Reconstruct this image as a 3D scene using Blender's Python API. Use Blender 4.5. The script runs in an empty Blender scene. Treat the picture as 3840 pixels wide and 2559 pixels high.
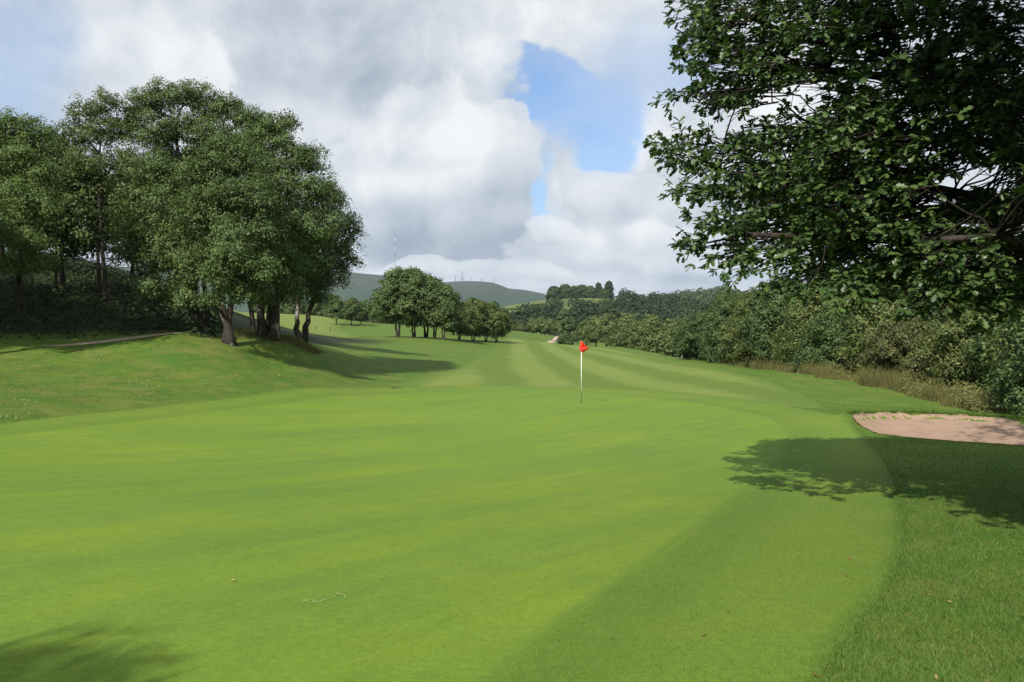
import bpy, math, random
import numpy as np
from mathutils import Vector, Matrix

# ------------------------------------------------------------------ camera, sky, sun, exposure
scene = bpy.context.scene
COL = scene.collection
F, CX, HY, CAMZ = 2987.0, 1920.0, 1240.0, 1.6        # focal length (photo px), principal column, horizon row, eye height
SUN_AZ, SUN_EL = math.radians(23.0), math.radians(37.0)   # shadows fall forward and 23 deg to the right

cam_d = bpy.data.cameras.new('camera')
cam_d.lens = 36.0 * F / 3840.0
cam_d.sensor_width = 36.0
cam_d.shift_y = -(1279.5 - HY) / 3840.0
cam_d.clip_start, cam_d.clip_end = 0.05, 60000.0
cam = bpy.data.objects.new('camera', cam_d)
cam.location = (0, 0, CAMZ)
cam.rotation_euler = (math.pi / 2, 0, 0)
COL.objects.link(cam)
scene.camera = cam

sun_d = bpy.data.lights.new('sun', 'SUN')
sun_d.energy = 5.0
sun_d.angle = math.radians(0.53)
sun_d.color = (1.0, 0.94, 0.84)
sun = bpy.data.objects.new('sun', sun_d)
# light travels along (sin az, cos az, -tan el)
_dir = Vector((math.sin(SUN_AZ), math.cos(SUN_AZ), -math.tan(SUN_EL)))
sun.rotation_euler = _dir.to_track_quat('-Z', 'Y').to_euler()
sun.location = (-20, -40, 40)
COL.objects.link(sun)

scene.view_settings.view_transform = 'Standard'
scene.view_settings.look = 'None'
scene.view_settings.gamma = 1.0
scene.view_settings.use_curve_mapping = False
scene.view_settings.exposure = 0.52
scene.render.engine = 'CYCLES'
scene.cycles.max_bounces = 8
scene.cycles.transparent_max_bounces = 8
scene.cycles.volume_bounces = 1
scene.cycles.use_denoising = True
scene.cycles.filter_width = 1.5 if hasattr(scene.cycles, 'filter_width') else 1.5

# ------------------------------------------------------------------ tiny node language
class NT:
    def __init__(s, tree):
        s.t = tree; s.n = tree.nodes; s.l = tree.links
    def new(s, kind, **kw):
        n = s.n.new(kind)
        for k, v in kw.items(): setattr(n, k, v)
        return n
    def put(s, sock, v):
        if isinstance(v, bpy.types.NodeSocket): s.l.new(v, sock)
        elif v is not None:
            if hasattr(sock.default_value, '__len__') and not hasattr(v, '__len__'):
                v = (v,) * len(sock.default_value)
            if hasattr(v, '__len__') and len(sock.default_value) == 4 and len(v) == 3: v = (*v, 1.0)
            sock.default_value = v
    def m(s, op, a, b=None, c=None, clamp=False):
        n = s.new('ShaderNodeMath', operation=op, use_clamp=clamp)
        for i, v in enumerate((a, b, c)):
            if v is not None: s.put(n.inputs[i], v)
        return n.outputs[0]
    def add(s, *a):
        r = a[0]
        for b in a[1:]: r = s.m('ADD', r, b)
        return r
    def sub(s, a, b): return s.m('SUBTRACT', a, b)
    def mul(s, *a):
        r = a[0]
        for b in a[1:]: r = s.m('MULTIPLY', r, b)
        return r
    def mx(s, *a):
        r = a[0]
        for b in a[1:]: r = s.m('MAXIMUM', r, b)
        return r
    def v(s, op, a, b=None, sc=None):
        n = s.new('ShaderNodeVectorMath', operation=op)
        s.put(n.inputs[0], a)
        if b is not None: s.put(n.inputs[1], b)
        if sc is not None: s.put(n.inputs['Scale'], sc)
        return n.outputs['Value'] if op in ('LENGTH', 'DOT_PRODUCT', 'DISTANCE') else n.outputs[0]
    def xyz(s, x, y, z=0.0):
        n = s.new('ShaderNodeCombineXYZ')
        for i, q in enumerate((x, y, z)): s.put(n.inputs[i], q)
        return n.outputs[0]
    def sep(s, v):
        n = s.new('ShaderNodeSeparateXYZ'); s.put(n.inputs[0], v); return n.outputs
    def noise(s, vec, scale, detail=4, rough=0.55, dist=0.0, col=False, kind='FBM'):
        n = s.new('ShaderNodeTexNoise'); n.noise_dimensions = '3D'; n.noise_type = kind
        s.put(n.inputs['Vector'], vec); s.put(n.inputs['Scale'], scale); s.put(n.inputs['Detail'], detail)
        s.put(n.inputs['Roughness'], rough); s.put(n.inputs['Distortion'], dist)
        return n.outputs['Color'] if col else n.outputs[0]
    def ss(s, x, a, b, lo=0.0, hi=1.0):
        n = s.new('ShaderNodeMapRange', interpolation_type='SMOOTHSTEP')
        for i, q in enumerate((x, a, b, lo, hi)): s.put(n.inputs[i], q)
        return n.outputs[0]
    def mix(s, f, a, b, mode='MIX'):
        n = s.new('ShaderNodeMix', data_type='RGBA', blend_type=mode)
        n.clamp_factor = True
        s.put(n.inputs[0], f); s.put(n.inputs[6], a); s.put(n.inputs[7], b)
        return n.outputs[2]
    def ramp(s, f, stops):
        n = s.new('ShaderNodeValToRGB'); e = n.color_ramp.elements
        while len(e) < len(stops): e.new(0.5)
        for q, (p, c) in zip(e, stops): q.position = p; q.color = (*c, 1.0)
        s.put(n.inputs[0], f); return n.outputs[0]

def lin(r, g, b):
    f = lambda c: (c / 255 / 12.92) if c / 255 <= 0.04045 else ((c / 255 + 0.055) / 1.055) ** 2.4
    return (f(r), f(g), f(b))
# ------------------------------------------------------------------ sky: Nishita blue behind layered cumulus
world = bpy.data.worlds.new('World'); scene.world = world; world.use_nodes = True
W = NT(world.node_tree); W.n.clear()
WS = 0.10
sky = W.new('ShaderNodeTexSky', sky_type='NISHITA')
sky.sun_disc = False
sky.sun_elevation = SUN_EL
sky.sun_rotation = math.pi + SUN_AZ
sky.air_density, sky.dust_density, sky.ozone_density = 1.0, 0.5, 2.5
G = 1.0 / (2 ** scene.view_settings.exposure)

tc = W.new('ShaderNodeTexCoord')
D = W.v('NORMALIZE', tc.outputs['Generated'])
dx, dy, dz = W.sep(D)
az = W.m('ARCTAN2', dx, dy)
el = W.m('ARCSINE', W.m('MAXIMUM', dz, -0.2))
AE = W.xyz(az, el, 0.0)
def ang(px, py):
    a = math.atan((px - CX) / F); h = math.hypot(px - CX, F)
    return a, math.atan((HY - py) / h)
n1 = W.v('SUBTRACT', W.noise(D, 4.5, 2, 0.5, col=True), (0.5, 0.5, 0.5))
n2 = W.v('SUBTRACT', W.noise(D, 13.0, 3, 0.55, col=True), (0.5, 0.5, 0.5))
warp = W.v('ADD', W.v('SCALE', n1, sc=0.12), W.v('SCALE', n2, sc=0.05))
A2 = W.v('ADD', AE, warp)
A1 = W.v('ADD', AE, W.v('SCALE', warp, sc=0.6))
edge_n = W.sub(W.noise(W.v('ADD', D, W.v('SCALE', n2, sc=0.03)), 20.0, 7, 0.62), 0.5)      # cauliflower edges
# billow relief, lit from the upper left behind the viewer
DW = W.v('ADD', D, W.v('SCALE', n1, sc=0.10))
f0 = W.noise(DW, 8.0, 7, 0.58)
f1 = W.noise(W.v('ADD', DW, (-0.022, 0.0, 0.030)), 8.0, 7, 0.58)
relief = W.sub(f0, f1)
soft = W.sub(W.noise(D, 3.2, 4, 0.5), 0.5)
streak = W.sub(W.noise(W.xyz(W.mul(az, 4.0), W.mul(el, 11.0), 3.1), 1.6, 5, 0.55), 0.5)
def dist(px, py, rx, ry, src=A2):
    a, e = ang(px, py)
    return W.v('LENGTH', W.v('MULTIPLY', W.v('SUBTRACT', src, (a, e, 0)), (F / rx, F / ry, 0)))
def glow(px, py, rx, ry, k, src=A1):
    return W.mul(W.ss(dist(px, py, rx, ry, src), 1.6, 0.1), k)
def puff(px, py, rx, ry, crisp=0.12, rag=0.9):
    return W.ss(W.add(W.sub(1.0, dist(px, py, rx, ry)), W.mul(edge_n, rag)), -crisp, crisp)
def tone(v):
    return W.v('SCALE', W.ramp(v, [(0.0, lin(120, 135, 156)), (0.25, lin(158, 171, 188)), (0.5, lin(194, 203, 215)), (0.75, lin(222, 227, 234)), (1.0, lin(250, 251, 252))]), sc=G / WS)
def layer(under, mask, v): return W.mix(mask, under, tone(v))
base_v = W.add(W.mul(relief, 1.05), W.mul(soft, 0.25), W.mul(streak, 0.12))
deep = W.v('MULTIPLY', sky.outputs[0], (0.70, 0.92, 1.12))
c = W.mix(W.add(0.06, W.mul(W.ss(streak, -0.12, 0.25), 0.28), glow(2450, 300, 330, 190, .35), glow(2150, 120, 500, 120, .3), glow(1900, 1100, 4000, 420, .25)), deep, W.v('SCALE', lin(206, 220, 240), sc=G / WS))
# general cover: broken cloud all round, clear where the photograph shows blue
gaps = W.mx(puff(2040, 305, 240, 130, .10, .4), W.mul(puff(2230, 390, 230, 150, .4, .4), .9), W.mul(puff(2270, 540, 90, 120, .3, .7), .9), W.mul(puff(2060, 800, 70, 90, .4, .7), .9), W.mul(puff(2060, 640, 50, 80, .5, .5), .45), W.mul(puff(-60, 190, 190, 260, .6, .4), .55), W.mul(W.ss(dist(2480, 240, 300, 170, A1), 1.3, .3), .6))
far_gap = W.mul(W.ss(W.noise(D, 2.4, 4, 0.5), 0.55, 0.62), W.ss(W.m('ABSOLUTE', az), 0.66, 0.9))
cover = W.sub(1.0, W.mx(gaps, far_gap))
v = W.add(0.67, base_v, glow(760, 230, 260, 170, .20), glow(2250, 90, 500, 160, .05), glow(300, 250, 500, 250, .06), glow(1750, 80, 350, 150, .12), glow(2480, 480, 190, 160, .28), glow(2900, 350, 250, 200, .3),
          glow(2480, 720, 400, 70, -.10), glow(2150, 780, 130, 150, .18), glow(2450, 890, 260, 60, .22), glow(2480, 990, 480, 36, -.16), glow(2900, 1010, 280, 42, -.22), glow(2600, 950, 300, 36, .16), glow(2300, 1070, 700, 40, .08))
c = layer(c, cover, v)
# right-hand cumulus beside the gap
m = W.mul(puff(2660, 570, 290, 240, .10, .7), 1.0)
c = layer(c, W.mul(m, .85), W.add(.66, base_v, glow(2420, 430, 170, 150, .26), glow(2560, 700, 330, 110, -.16)))
# grey-topped cloud upper left of centre with a bright rim behind it
m = puff(1400, 170, 560, 380, .06, .55)
c = layer(c, W.mul(m, .92), W.add(.58, base_v, glow(1180, 180, 300, 260, -.08), glow(1720, 160, 260, 200, .26), glow(1250, 430, 260, 110, .14), glow(1500, 330, 260, 110, -.05)))
# white shoulder against the blue
m = puff(1720, 330, 150, 330, .05, .6)
c = layer(c, W.mul(m, .9), W.add(.70, base_v, glow(1890, 200, 100, 200, .12), glow(1700, 330, 170, 100, -.12)))
m = puff(1900, 450, 85, 120, .06, .7)
c = layer(c, W.mul(m, .9), W.add(.84, base_v, glow(2040, 500, 90, 60, .1), glow(1900, 560, 120, 110, -.1)))
# the big central cumulus: bright face, grey flat base
m = W.mul(puff(1620, 700, 430, 380, .07, .55), W.ss(W.add(el, W.mul(edge_n, .03)), ang(1620, 1030)[1], ang(1620, 985)[1]))
c = layer(c, W.mul(m, .95), W.add(.76, base_v, glow(1700, 500, 330, 170, .20), glow(1560, 700, 300, 70, .10), glow(1640, 610, 160, 40, -.12), glow(1640, 975, 560, 120, -.46), glow(1930, 800, 160, 200, -.18), glow(1650, 800, 300, 40, -.06), glow(1330, 900, 160, 140, -.10)))
# small crisp cumulus low in the gap and along the horizon
for x, y, rx, ry, k in [(2210, 790, 130, 100, .80), (2100, 905, 110, 60, .84), (2330, 740, 190, 120, .70), (2520, 905, 210, 70, .80), (2300, 960, 170, 60, .72), (2700, 980, 260, 60, .78), (1500, 1040, 330, 30, .78), (2000, 1050, 220, 34, .74)]:
    m = W.mul(puff(x, y, rx, ry, .10, .9), W.ss(el, ang(x, y + ry * 1.1)[1], ang(x, y + ry * .4)[1]))
    c = layer(c, W.mul(m, .85), W.add(k, W.mul(base_v, .8), glow(x, y - ry * .6, rx, ry * .6, .12), glow(x, y + ry * .8, rx * 1.2, ry * .5, -.22)))
# low bright band over the hills
c = W.mix(W.mul(W.ss(el, ang(1920, 1010)[1], ang(1920, 1090)[1]), .3), c, W.v('SCALE', lin(206, 216, 228), sc=G / WS))
bg = W.new('ShaderNodeBackground'); W.put(bg.inputs[0], c); bg.inputs[1].default_value = WS
wo = W.new('ShaderNodeOutputWorld'); W.l.new(bg.outputs[0], wo.inputs[0])
world.cycles.sampling_method = 'MANUAL'
world.cycles.sample_map_resolution = 256
# ------------------------------------------------------------------ lie of the land
def P(px, py, d):
    return ((px - CX) / F * d, d, CAMZ + (HY - py) / F * d)
_ctl = [P(*q) for q in [
    # putting green and its surrounds
    (1920, 2559, 3.62), (0, 2559, 3.62), (3840, 2559, 3.62), (1920, 2000, 6.9), (0, 2000, 6.9), (3840, 2000, 6.8), (2180, 1520, 27), (1400, 1720, 14.6),
    (2700, 1720, 13.4), (0, 1640, 16.5), (0, 1800, 10.5), (1400, 1470, 36), (2000, 1465, 37), (2600, 1505, 29), (1000, 1560, 24), (2200, 1640, 17.4),
    # rough bank rising to the tree mound on the left
    (300, 1480, 25), (0, 1480, 23), (700, 1440, 30), (0, 1330, 33), (300, 1306, 34.5), (700, 1264, 37), (870, 1290, 37), (1030, 1275, 40.5), (1130, 1275, 43),
    (1000, 1370, 37), (1200, 1352, 42), (1330, 1385, 44), (1450, 1420, 42), (1150, 1440, 34), (785, 1268, 39), (1160, 1300, 43),
    # wooded bank behind the path
    (0, 1190, 41), (0, 1060, 50), (400, 1150, 45), (400, 1050, 55), (700, 1180, 48), (860, 1230, 55), (200, 950, 75), (700, 1100, 75),
    # fairways beyond
    (1080, 1256, 66), (1100, 1232, 110), (1250, 1222, 170), (1100, 1206, 260), (1300, 1210, 260), (1490, 1266, 115), (1640, 1270, 118), (1750, 1273, 140), (1850, 1272, 150),
    (1900, 1253, 260), (1960, 1243, 330), (1650, 1352, 58), (1600, 1305, 85), (1400, 1290, 80), (1900, 1385, 58), (1900, 1310, 115), (2100, 1335, 92), (2300, 1312, 160),
    (2060, 1290, 300), (2090, 1262, 345), (2040, 1256, 350), (2120, 1298, 230), (2400, 1327, 135), (2350, 1300, 260), (2200, 1290, 330), (2600, 1346, 100), (2500, 1420, 48), (2250, 1400, 56),
    # right hand side towards the hedge
    (2640, 1354, 87), (3000, 1396, 55), (3300, 1450, 38), (3700, 1546, 27), (3840, 1560, 24), (2900, 1460, 36), (3190, 1568, 21), (3500, 1565, 21.6), (3500, 1652, 15.8), (3840, 1675, 14.8)]]
_ctl += [(-30, 0, 1.2), (30, 0, -.4), (0, -30, .6), (-40, 20, 2.6), (40, 20, -2), (45, 60, -5), (-60, 60, 7), (-70, 130, 8), (80, 200, -10), (-200, 300, 14), (200, 300, -10), (-100, -100, 2),
         (100, -100, 0), (0, -8, .15), (-10, 0, .1), (9, 1, .0), (0, 420, -2), (-120, 420, 7), (130, 420, -8), (-60, 230, 6), (40, 120, -4.5), (60, 300, -8)]
_ctl = np.array(_ctl)
def _tps(r2): return 0.5 * r2 * np.log(r2 + 1e-9)
_n = len(_ctl)
# distances are compressed with range so that near detail and far slopes both stay smooth
def _cmp(x, y):
    r = np.sqrt(x * x + y * y) + 1e-6
    s = 12.0 * np.log1p(r / 12.0) / r
    return x * s, y * s
_cx, _cy = _cmp(_ctl[:, 0], _ctl[:, 1])
_K = _tps((_cx[:, None] - _cx[None]) ** 2 + (_cy[:, None] - _cy[None]) ** 2)
_Pm = np.c_[np.ones(_n), _cx, _cy]
_A = np.block([[_K + 0.35 * np.eye(_n), _Pm], [_Pm.T, np.zeros((3, 3))]])
_w = np.linalg.solve(_A, np.r_[_ctl[:, 2], 0, 0, 0])
def sstep(t): t = np.clip(t, 0, 1); return t * t * (3 - 2 * t)
_moor = np.array([(-2000, 1010), (0, 1005), (1000, 1012), (1300, 1026), (1420, 1036), (1560, 1058), (1640, 1065), (1700, 1062), (1790, 1060), (1840, 1063), (1880, 1075), (1910, 1087), (1960, 1092), (2010, 1100), (2070, 1113), (2200, 1126), (2600, 1128), (2830, 1122), (3000, 1120), (3840, 1126), (6000, 1126)], float)
_mid = np.array([(-2000, 1190), (1000, 1185), (1700, 1180), (1900, 1150), (2050, 1127), (2200, 1123), (2320, 1126), (2400, 1146), (2600, 1160), (2900, 1180), (3840, 1190), (6000, 1200)], float)
_rdg = np.array([(-2000, 1230), (1800, 1215), (2200, 1165), (2480, 1138), (2620, 1120), (2700, 1117), (2800, 1130), (3000, 1150), (3840, 1160), (6000, 1190)], float)
def _hill(tab, px, d, d0, d1, drop):
    top = CAMZ + (HY - np.interp(px, tab[:, 0], tab[:, 1])) / F * d1
    up = sstep((d - d0) / (d1 - d0)); down = 1 - drop * sstep((d - d1) / (0.5 * d1))
    return (top + 8) * up * down - 8
def _poly_sdf(poly, x, y):
    """signed distance, negative inside"""
    p = np.asarray(poly, float); q = np.roll(p, -1, 0)
    best = np.full(x.shape, 1e18); ins = np.zeros(x.shape, bool)
    for (ax, ay), (bx, by) in zip(p, q):
        ex, ey = bx - ax, by - ay
        t = np.clip(((x - ax) * ex + (y - ay) * ey) / (ex * ex + ey * ey + 1e-12), 0, 1)
        best = np.minimum(best, (x - ax - t * ex) ** 2 + (y - ay - t * ey) ** 2)
        c = (ay > y) != (by > y)
        ins ^= c & (x < (bx - ax) * (y - ay) / (by - ay + 1e-12) + ax)
    d = np.sqrt(best)
    return np.where(ins, -d, d)
BUNK_FAR = [P(3185, 1567, 20.6), P(3260, 1566, 20.9), P(3400, 1568, 21.0), P(3560, 1576, 20.7), P(3700, 1588, 20.2), P(3840, 1600, 19.7), P(4050, 1625, 18.6)]
BUNK_NEAR = [P(4250, 1700, 14.2), P(4050, 1690, 14.3), P(3840, 1675, 14.9), P(3600, 1660, 15.6), P(3400, 1643, 16.4), P(3290, 1628, 17.2), P(3230, 1598, 18.8)]
BUNKER = [q[:2] for q in BUNK_FAR + BUNK_NEAR]
_bn = np.array([q[:2] for q in BUNK_NEAR]); _bf = np.array([q[:2] for q in BUNK_FAR])
def _dline(pts, x, y):
    best = np.full(x.shape, 1e18)
    for (ax, ay), (bx, by) in zip(pts[:-1], pts[1:]):
        ex, ey = bx - ax, by - ay
        t = np.clip(((x - ax) * ex + (y - ay) * ey) / (ex * ex + ey * ey), 0, 1)
        best = np.minimum(best, (x - ax - t * ex) ** 2 + (y - ay - t * ey) ** 2)
    return np.sqrt(best)
def ground(x, y, carve=True):
    x = np.atleast_1d(np.asarray(x, float)); y = np.atleast_1d(np.asarray(y, float))
    r = np.hypot(x, y)
    cx, cy = _cmp(x, y)
    z = _w[_n] + _w[_n + 1] * cx + _w[_n + 2] * cy
    for i in range(_n): z = z + _w[i] * _tps((cx - _cx[i]) ** 2 + (cy - _cy[i]) ** 2)
    far = sstep((r - 400) / 260)
    if (far > 0).any():
        d = np.maximum(y, 0.4 * r); px = CX + F * np.clip(x / np.maximum(d, 1e-3), -1.4, 1.4)
        h = np.maximum.reduce([_hill(_mid, px, d, 430, 1000, .8), _hill(_rdg, px, d, 900, 1650, .7), _hill(_moor, px, d, 2300, 5000, .25)])
        h = h + far * np.minimum(d / 1500, 1.5) * (np.sin(x / 61.) * np.cos(y / 83.) * 2)
        z = np.where(far > 0, z * (1 - far) + np.where(y < 0, np.minimum(h, 40), h) * far, z)
    z = z + 0.035 * np.sin(x * .8 + y * .3) * np.sin(y * .55 - x * .2) * sstep((r - 12) / 20) * (1 - far)
    if carve:
        m = (np.abs(x - 11) < 9) & (np.abs(y - 17) < 8)
        if m.any():
            xm, ym = x[m], y[m]
            s = _poly_sdf(BUNKER, xm, ym)
            dn, df = _dline(_bn, xm, ym), _dline(_bf, xm, ym)
            depth = 0.55 * sstep(dn / 0.7) * (df / (df + dn + 1e-6)) + 0.10
            depth = depth * sstep((-s) / 0.16)
            lip = 0.16 * np.exp(-(np.maximum(s, 0) / 0.6) ** 2) * np.exp(-(df / 1.0) ** 2)
            z[m] += np.where(s < 0, -depth + 0.13 * np.exp(-(df / 1.0) ** 2), lip)
    return z
def gz(x, y): return float(ground([x], [y])[0])
_ds = np.r_[np.arange(1.0, 60, 0.1), np.arange(60, 400, .5), np.arange(400, 7000, 5)]
def hit(px, py, dmin=1.0):
    """where the sight line through a photo pixel first meets the ground"""
    d = _ds[_ds >= dmin]
    x = (px - CX) / F * d
    g = ground(x, d, False) - (CAMZ + (HY - py) / F * d)
    k = np.nonzero(g >= 0)[0]
    if not len(k): return None
    k = k[0]
    if k == 0: return (x[0], d[0])
    t = g[k - 1] / (g[k - 1] - g[k])
    return (x[k - 1] + t * (x[k] - x[k - 1]), d[k - 1] + t * (d[k] - d[k - 1]))
# ------------------------------------------------------------------ object and mesh helpers
def mesh_np(name, verts, faces, mat=None, smooth=False):
    """faces: (N,k) int array, or a list of such arrays"""
    me = bpy.data.meshes.new(name)
    verts = np.asarray(verts, np.float32)
    fl = faces if isinstance(faces, list) else [faces]
    fl = [np.asarray(f, np.int32) for f in fl if len(f)]
    nl = sum(f.size for f in fl); npoly = sum(len(f) for f in fl)
    me.vertices.add(len(verts)); me.vertices.foreach_set('co', verts.ravel())
    me.loops.add(nl); me.loops.foreach_set('vertex_index', np.concatenate([f.ravel() for f in fl]))
    me.polygons.add(npoly)
    tot = np.concatenate([np.full(len(f), f.shape[1], np.int32) for f in fl])
    me.polygons.foreach_set('loop_start', np.r_[0, np.cumsum(tot)[:-1]].astype(np.int32))
    me.polygons.foreach_set('loop_total', tot)
    if smooth: me.polygons.foreach_set('use_smooth', np.ones(npoly, bool))
    me.update(calc_edges=True)
    if mat is not None: me.materials.append(mat)
    return me
def link(name, me, parent=None, loc=None):
    o = bpy.data.objects.new(name, me); COL.objects.link(o)
    if parent is not None: o.parent = parent
    if loc is not None: o.location = loc
    return o
def tag(o, label=None, cat=None, group=None, kind=None):
    for k, v in (('label', label), ('category', cat), ('group', group), ('kind', kind)):
        if v: o[k] = v
    return o
def thing(name, label, cat, loc, group=None, rz=0.0, sc=1.0):
    o = bpy.data.objects.new(name, None); COL.objects.link(o)
    o.empty_display_size = 0.2
    o.location = loc; o.rotation_euler = (0, 0, rz); o.scale = (sc, sc, sc) if not hasattr(sc, '__len__') else sc
    return tag(o, label, cat, group)
def copy_thing(src, label, loc, rz=0.0, sc=1.0, group=None, mats=None):
    r = src.copy(); COL.objects.link(r)
    r.location = loc; r.rotation_euler = (0, 0, rz); r.scale = (sc, sc, sc) if not hasattr(sc, '__len__') else sc
    if label: r['label'] = label
    if group: r['group'] = group
    for ch in src.children:
        c = ch.copy(); COL.objects.link(c); c.parent = r
        c.matrix_parent_inverse = ch.matrix_parent_inverse
        if mats and ch.name.split('.')[0] in mats:
            c.material_slots[0].link = 'OBJECT'; c.material_slots[0].material = mats[ch.name.split('.')[0]]
    return r
def nrm(v): return v / (np.linalg.norm(v, axis=-1, keepdims=True) + 1e-9)
def tubes(paths, sides=7, cap=True):
    V, Q, T = [], [], []; off = 0
    for pts, rad in paths:
        pts = np.asarray(pts, float); rad = np.asarray(rad, float); n = len(pts)
        tan = nrm(np.gradient(pts, axis=0))
        ref = np.where(np.abs(tan[:, 2:3]) > .9, np.array([[1., 0, 0]]), np.array([[0, 0, 1.]]))
        a = nrm(np.cross(tan, ref)); b = np.cross(tan, a)
        th = np.arange(sides) * 2 * np.pi / sides
        ring = pts[:, None] + rad[:, None, None] * (np.cos(th)[None, :, None] * a[:, None] + np.sin(th)[None, :, None] * b[:, None])
        V.append(ring.reshape(-1, 3))
        i = np.arange(n - 1)[:, None] * sides; j = np.arange(sides)[None]; k = (j + 1) % sides
        Q.append(np.stack([i + j, i + k, i + sides + k, i + sides + j], -1).reshape(-1, 4) + off)
        if cap:
            V.append(pts[[0, -1]]); c0 = off + n * sides
            jj = np.arange(sides); kk = (jj + 1) % sides
            T.append(np.stack([np.full(sides, c0), off + kk, off + jj], -1))
            T.append(np.stack([np.full(sides, c0 + 1), off + (n - 1) * sides + jj, off + (n - 1) * sides + kk], -1)); off += 2
        off += n * sides
    return np.concatenate(V), [np.concatenate(Q)] + ([np.concatenate(T)] if T else [])
def box(sx, sy, sz, c=(0, 0, 0)):
    v = np.array([(x, y, z) for z in (-.5, .5) for y in (-.5, .5) for x in (-.5, .5)]) * (sx, sy, sz) + c
    return v, np.array([(0, 2, 3, 1), (4, 5, 7, 6), (0, 1, 5, 4), (2, 6, 7, 3), (0, 4, 6, 2), (1, 3, 7, 5)])
def join(parts):
    V, fs, off = [], {}, 0
    for v, f in parts:
        for q in (f if isinstance(f, list) else [f]):
            if len(q): fs.setdefault(q.shape[1], []).append(np.asarray(q) + off)
        V.append(v); off += len(v)
    return np.concatenate(V), [np.concatenate(q) for q in fs.values()]
def bend(a, b, n, wob, rng, sag=0.0):
    """a wandering line from a to b"""
    a, b = np.asarray(a, float), np.asarray(b, float); t = np.linspace(0, 1, n)[:, None]
    p = a + (b - a) * t
    w = rng.normal(0, wob, (n, 3)); w = np.cumsum(w, 0); w -= w[0] + (w[-1] - w[0]) * t
    p = p + w; p[:, 2] += sag * np.sin(t[:, 0] * np.pi)
    return p

# ------------------------------------------------------------------ materials
def new_mat(name):
    m = bpy.data.materials.new(name); m.use_nodes = True
    n = NT(m.node_tree); n.n.clear(); return m, n
def out(n, sh, disp=None):
    o = n.new('ShaderNodeOutputMaterial'); n.l.new(sh, o.inputs[0])
def princ(n, color, rough=0.8, spec=0.2, normal=None, metal=0.0):
    p = n.new('ShaderNodeBsdfPrincipled')
    n.put(p.inputs['Base Color'], color); n.put(p.inputs['Roughness'], rough); n.put(p.inputs['Specular IOR Level'], spec); n.put(p.inputs['Metallic'], metal)
    if normal is not None: n.l.new(normal, p.inputs['Normal'])
    return p.outputs[0]
def bump(n, h, strength=0.4, dist=0.02):
    b = n.new('ShaderNodeBump'); n.put(b.inputs['Strength'], strength); n.put(b.inputs['Distance'], dist); n.put(b.inputs['Height'], h); return b.outputs[0]
def pos(n): return n.new('ShaderNodeNewGeometry').outputs['Position']
def flat_mat(name, col, rough=0.6, spec=0.3, vary=0.12, scale=8.0):
    m, n = new_mat(name)
    oc = n.new('ShaderNodeTexCoord').outputs['Object']
    f = n.noise(oc, scale, 4)
    c = n.mix(n.ss(f, 0.3, 0.7), tuple(q * (1 - vary) for q in col), tuple(min(1, q * (1 + vary)) for q in col))
    out(n, princ(n, c, rough, spec)); return m
def grass_mat(name, base, yel, blue, patch=0.35, fine=0.5, fine_scale=70.0, stripes=None, bmp=0.5, dry=0.0, grain=1.0):
    m, n = new_mat(name); p = pos(n)
    big = n.noise(p, 0.16, 4, 0.55); mid = n.noise(p, 1.1, 5, 0.6); sm = n.noise(p, fine_scale * .22, 4, 0.65); tiny = n.noise(p, fine_scale, 3, 0.7)
    c = n.mix(n.ss(big, 0.35, 0.65), base, yel)
    c = n.mix(n.mul(n.ss(mid, 0.42, 0.68), patch), c, blue)
    c = n.mix(n.mul(n.ss(n.noise(p, 0.5, 5, 0.65), 0.5, 0.72), patch), c, yel)
    if dry: c = n.mix(n.mul(n.ss(n.noise(p, 0.7, 6, 0.7), 0.5, 0.7), dry), c, lin(150, 138, 84))
    if stripes is not None: c = stripes(n, p, c)
    k = n.add(1.0, n.mul(n.sub(sm, 0.5), 0.75 * fine), n.mul(n.sub(tiny, 0.5), 1.1 * fine * grain))
    c = n.v('SCALE', c, sc=k)
    h = n.add(n.mul(sm, 0.6), tiny)
    out(n, princ(n, c, 0.85, 0.12, bump(n, h, bmp, 0.012))); return m
def leaf_mat(name, dark, mid, light, trans=0.3, rough=0.55, spec=0.22, odd=None):
    m, n = new_mat(name)
    g = n.new('ShaderNodeNewGeometry'); r = g.outputs['Random Per Island']
    oi = n.new('ShaderNodeObjectInfo').outputs['Random']
    c = n.ramp(r, [(0.0, dark), (0.45, mid), (0.9, light), (1.0, odd or light)])
    cl = n.noise(n.new('ShaderNodeTexCoord').outputs['Object'], 0.8, 3)
    c = n.v('SCALE', c, sc=n.add(0.72, n.mul(cl, 0.5), n.mul(oi, 0.12)))
    d = princ(n, c, rough, spec)
    t = n.new('ShaderNodeBsdfTranslucent'); n.put(t.inputs[0], n.mix(0.5, c, n.v('MULTIPLY', c, (1.25, 1.35, 0.5))))
    mx = n.new('ShaderNodeMixShader'); mx.inputs[0].default_value = trans
    n.l.new(d, mx.inputs[1]); n.l.new(t.outputs[0], mx.inputs[2]); out(n, mx.outputs[0]); return m
def bark_mat(name, dark, light, amount=0.5, scale=3.0):
    m, n = new_mat(name); oc = n.new('ShaderNodeTexCoord').outputs['Object']
    st = n.v('MULTIPLY', oc, (1.0, 1.0, 0.45))
    f = n.noise(st, scale, 6, 0.65, 0.6); fx = n.noise(n.v('MULTIPLY', oc, (1, 1, 0.2)), 14.0, 5, 0.6)
    c = n.mix(n.ss(f, 0.62 - 0.3 * amount, 0.72 - 0.2 * amount), dark, light)
    c = n.v('SCALE', c, sc=n.add(0.6, n.mul(fx, 0.8)))
    out(n, princ(n, c, 0.9, 0.1, bump(n, n.add(fx, f), 0.8, 0.05))); return m
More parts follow.
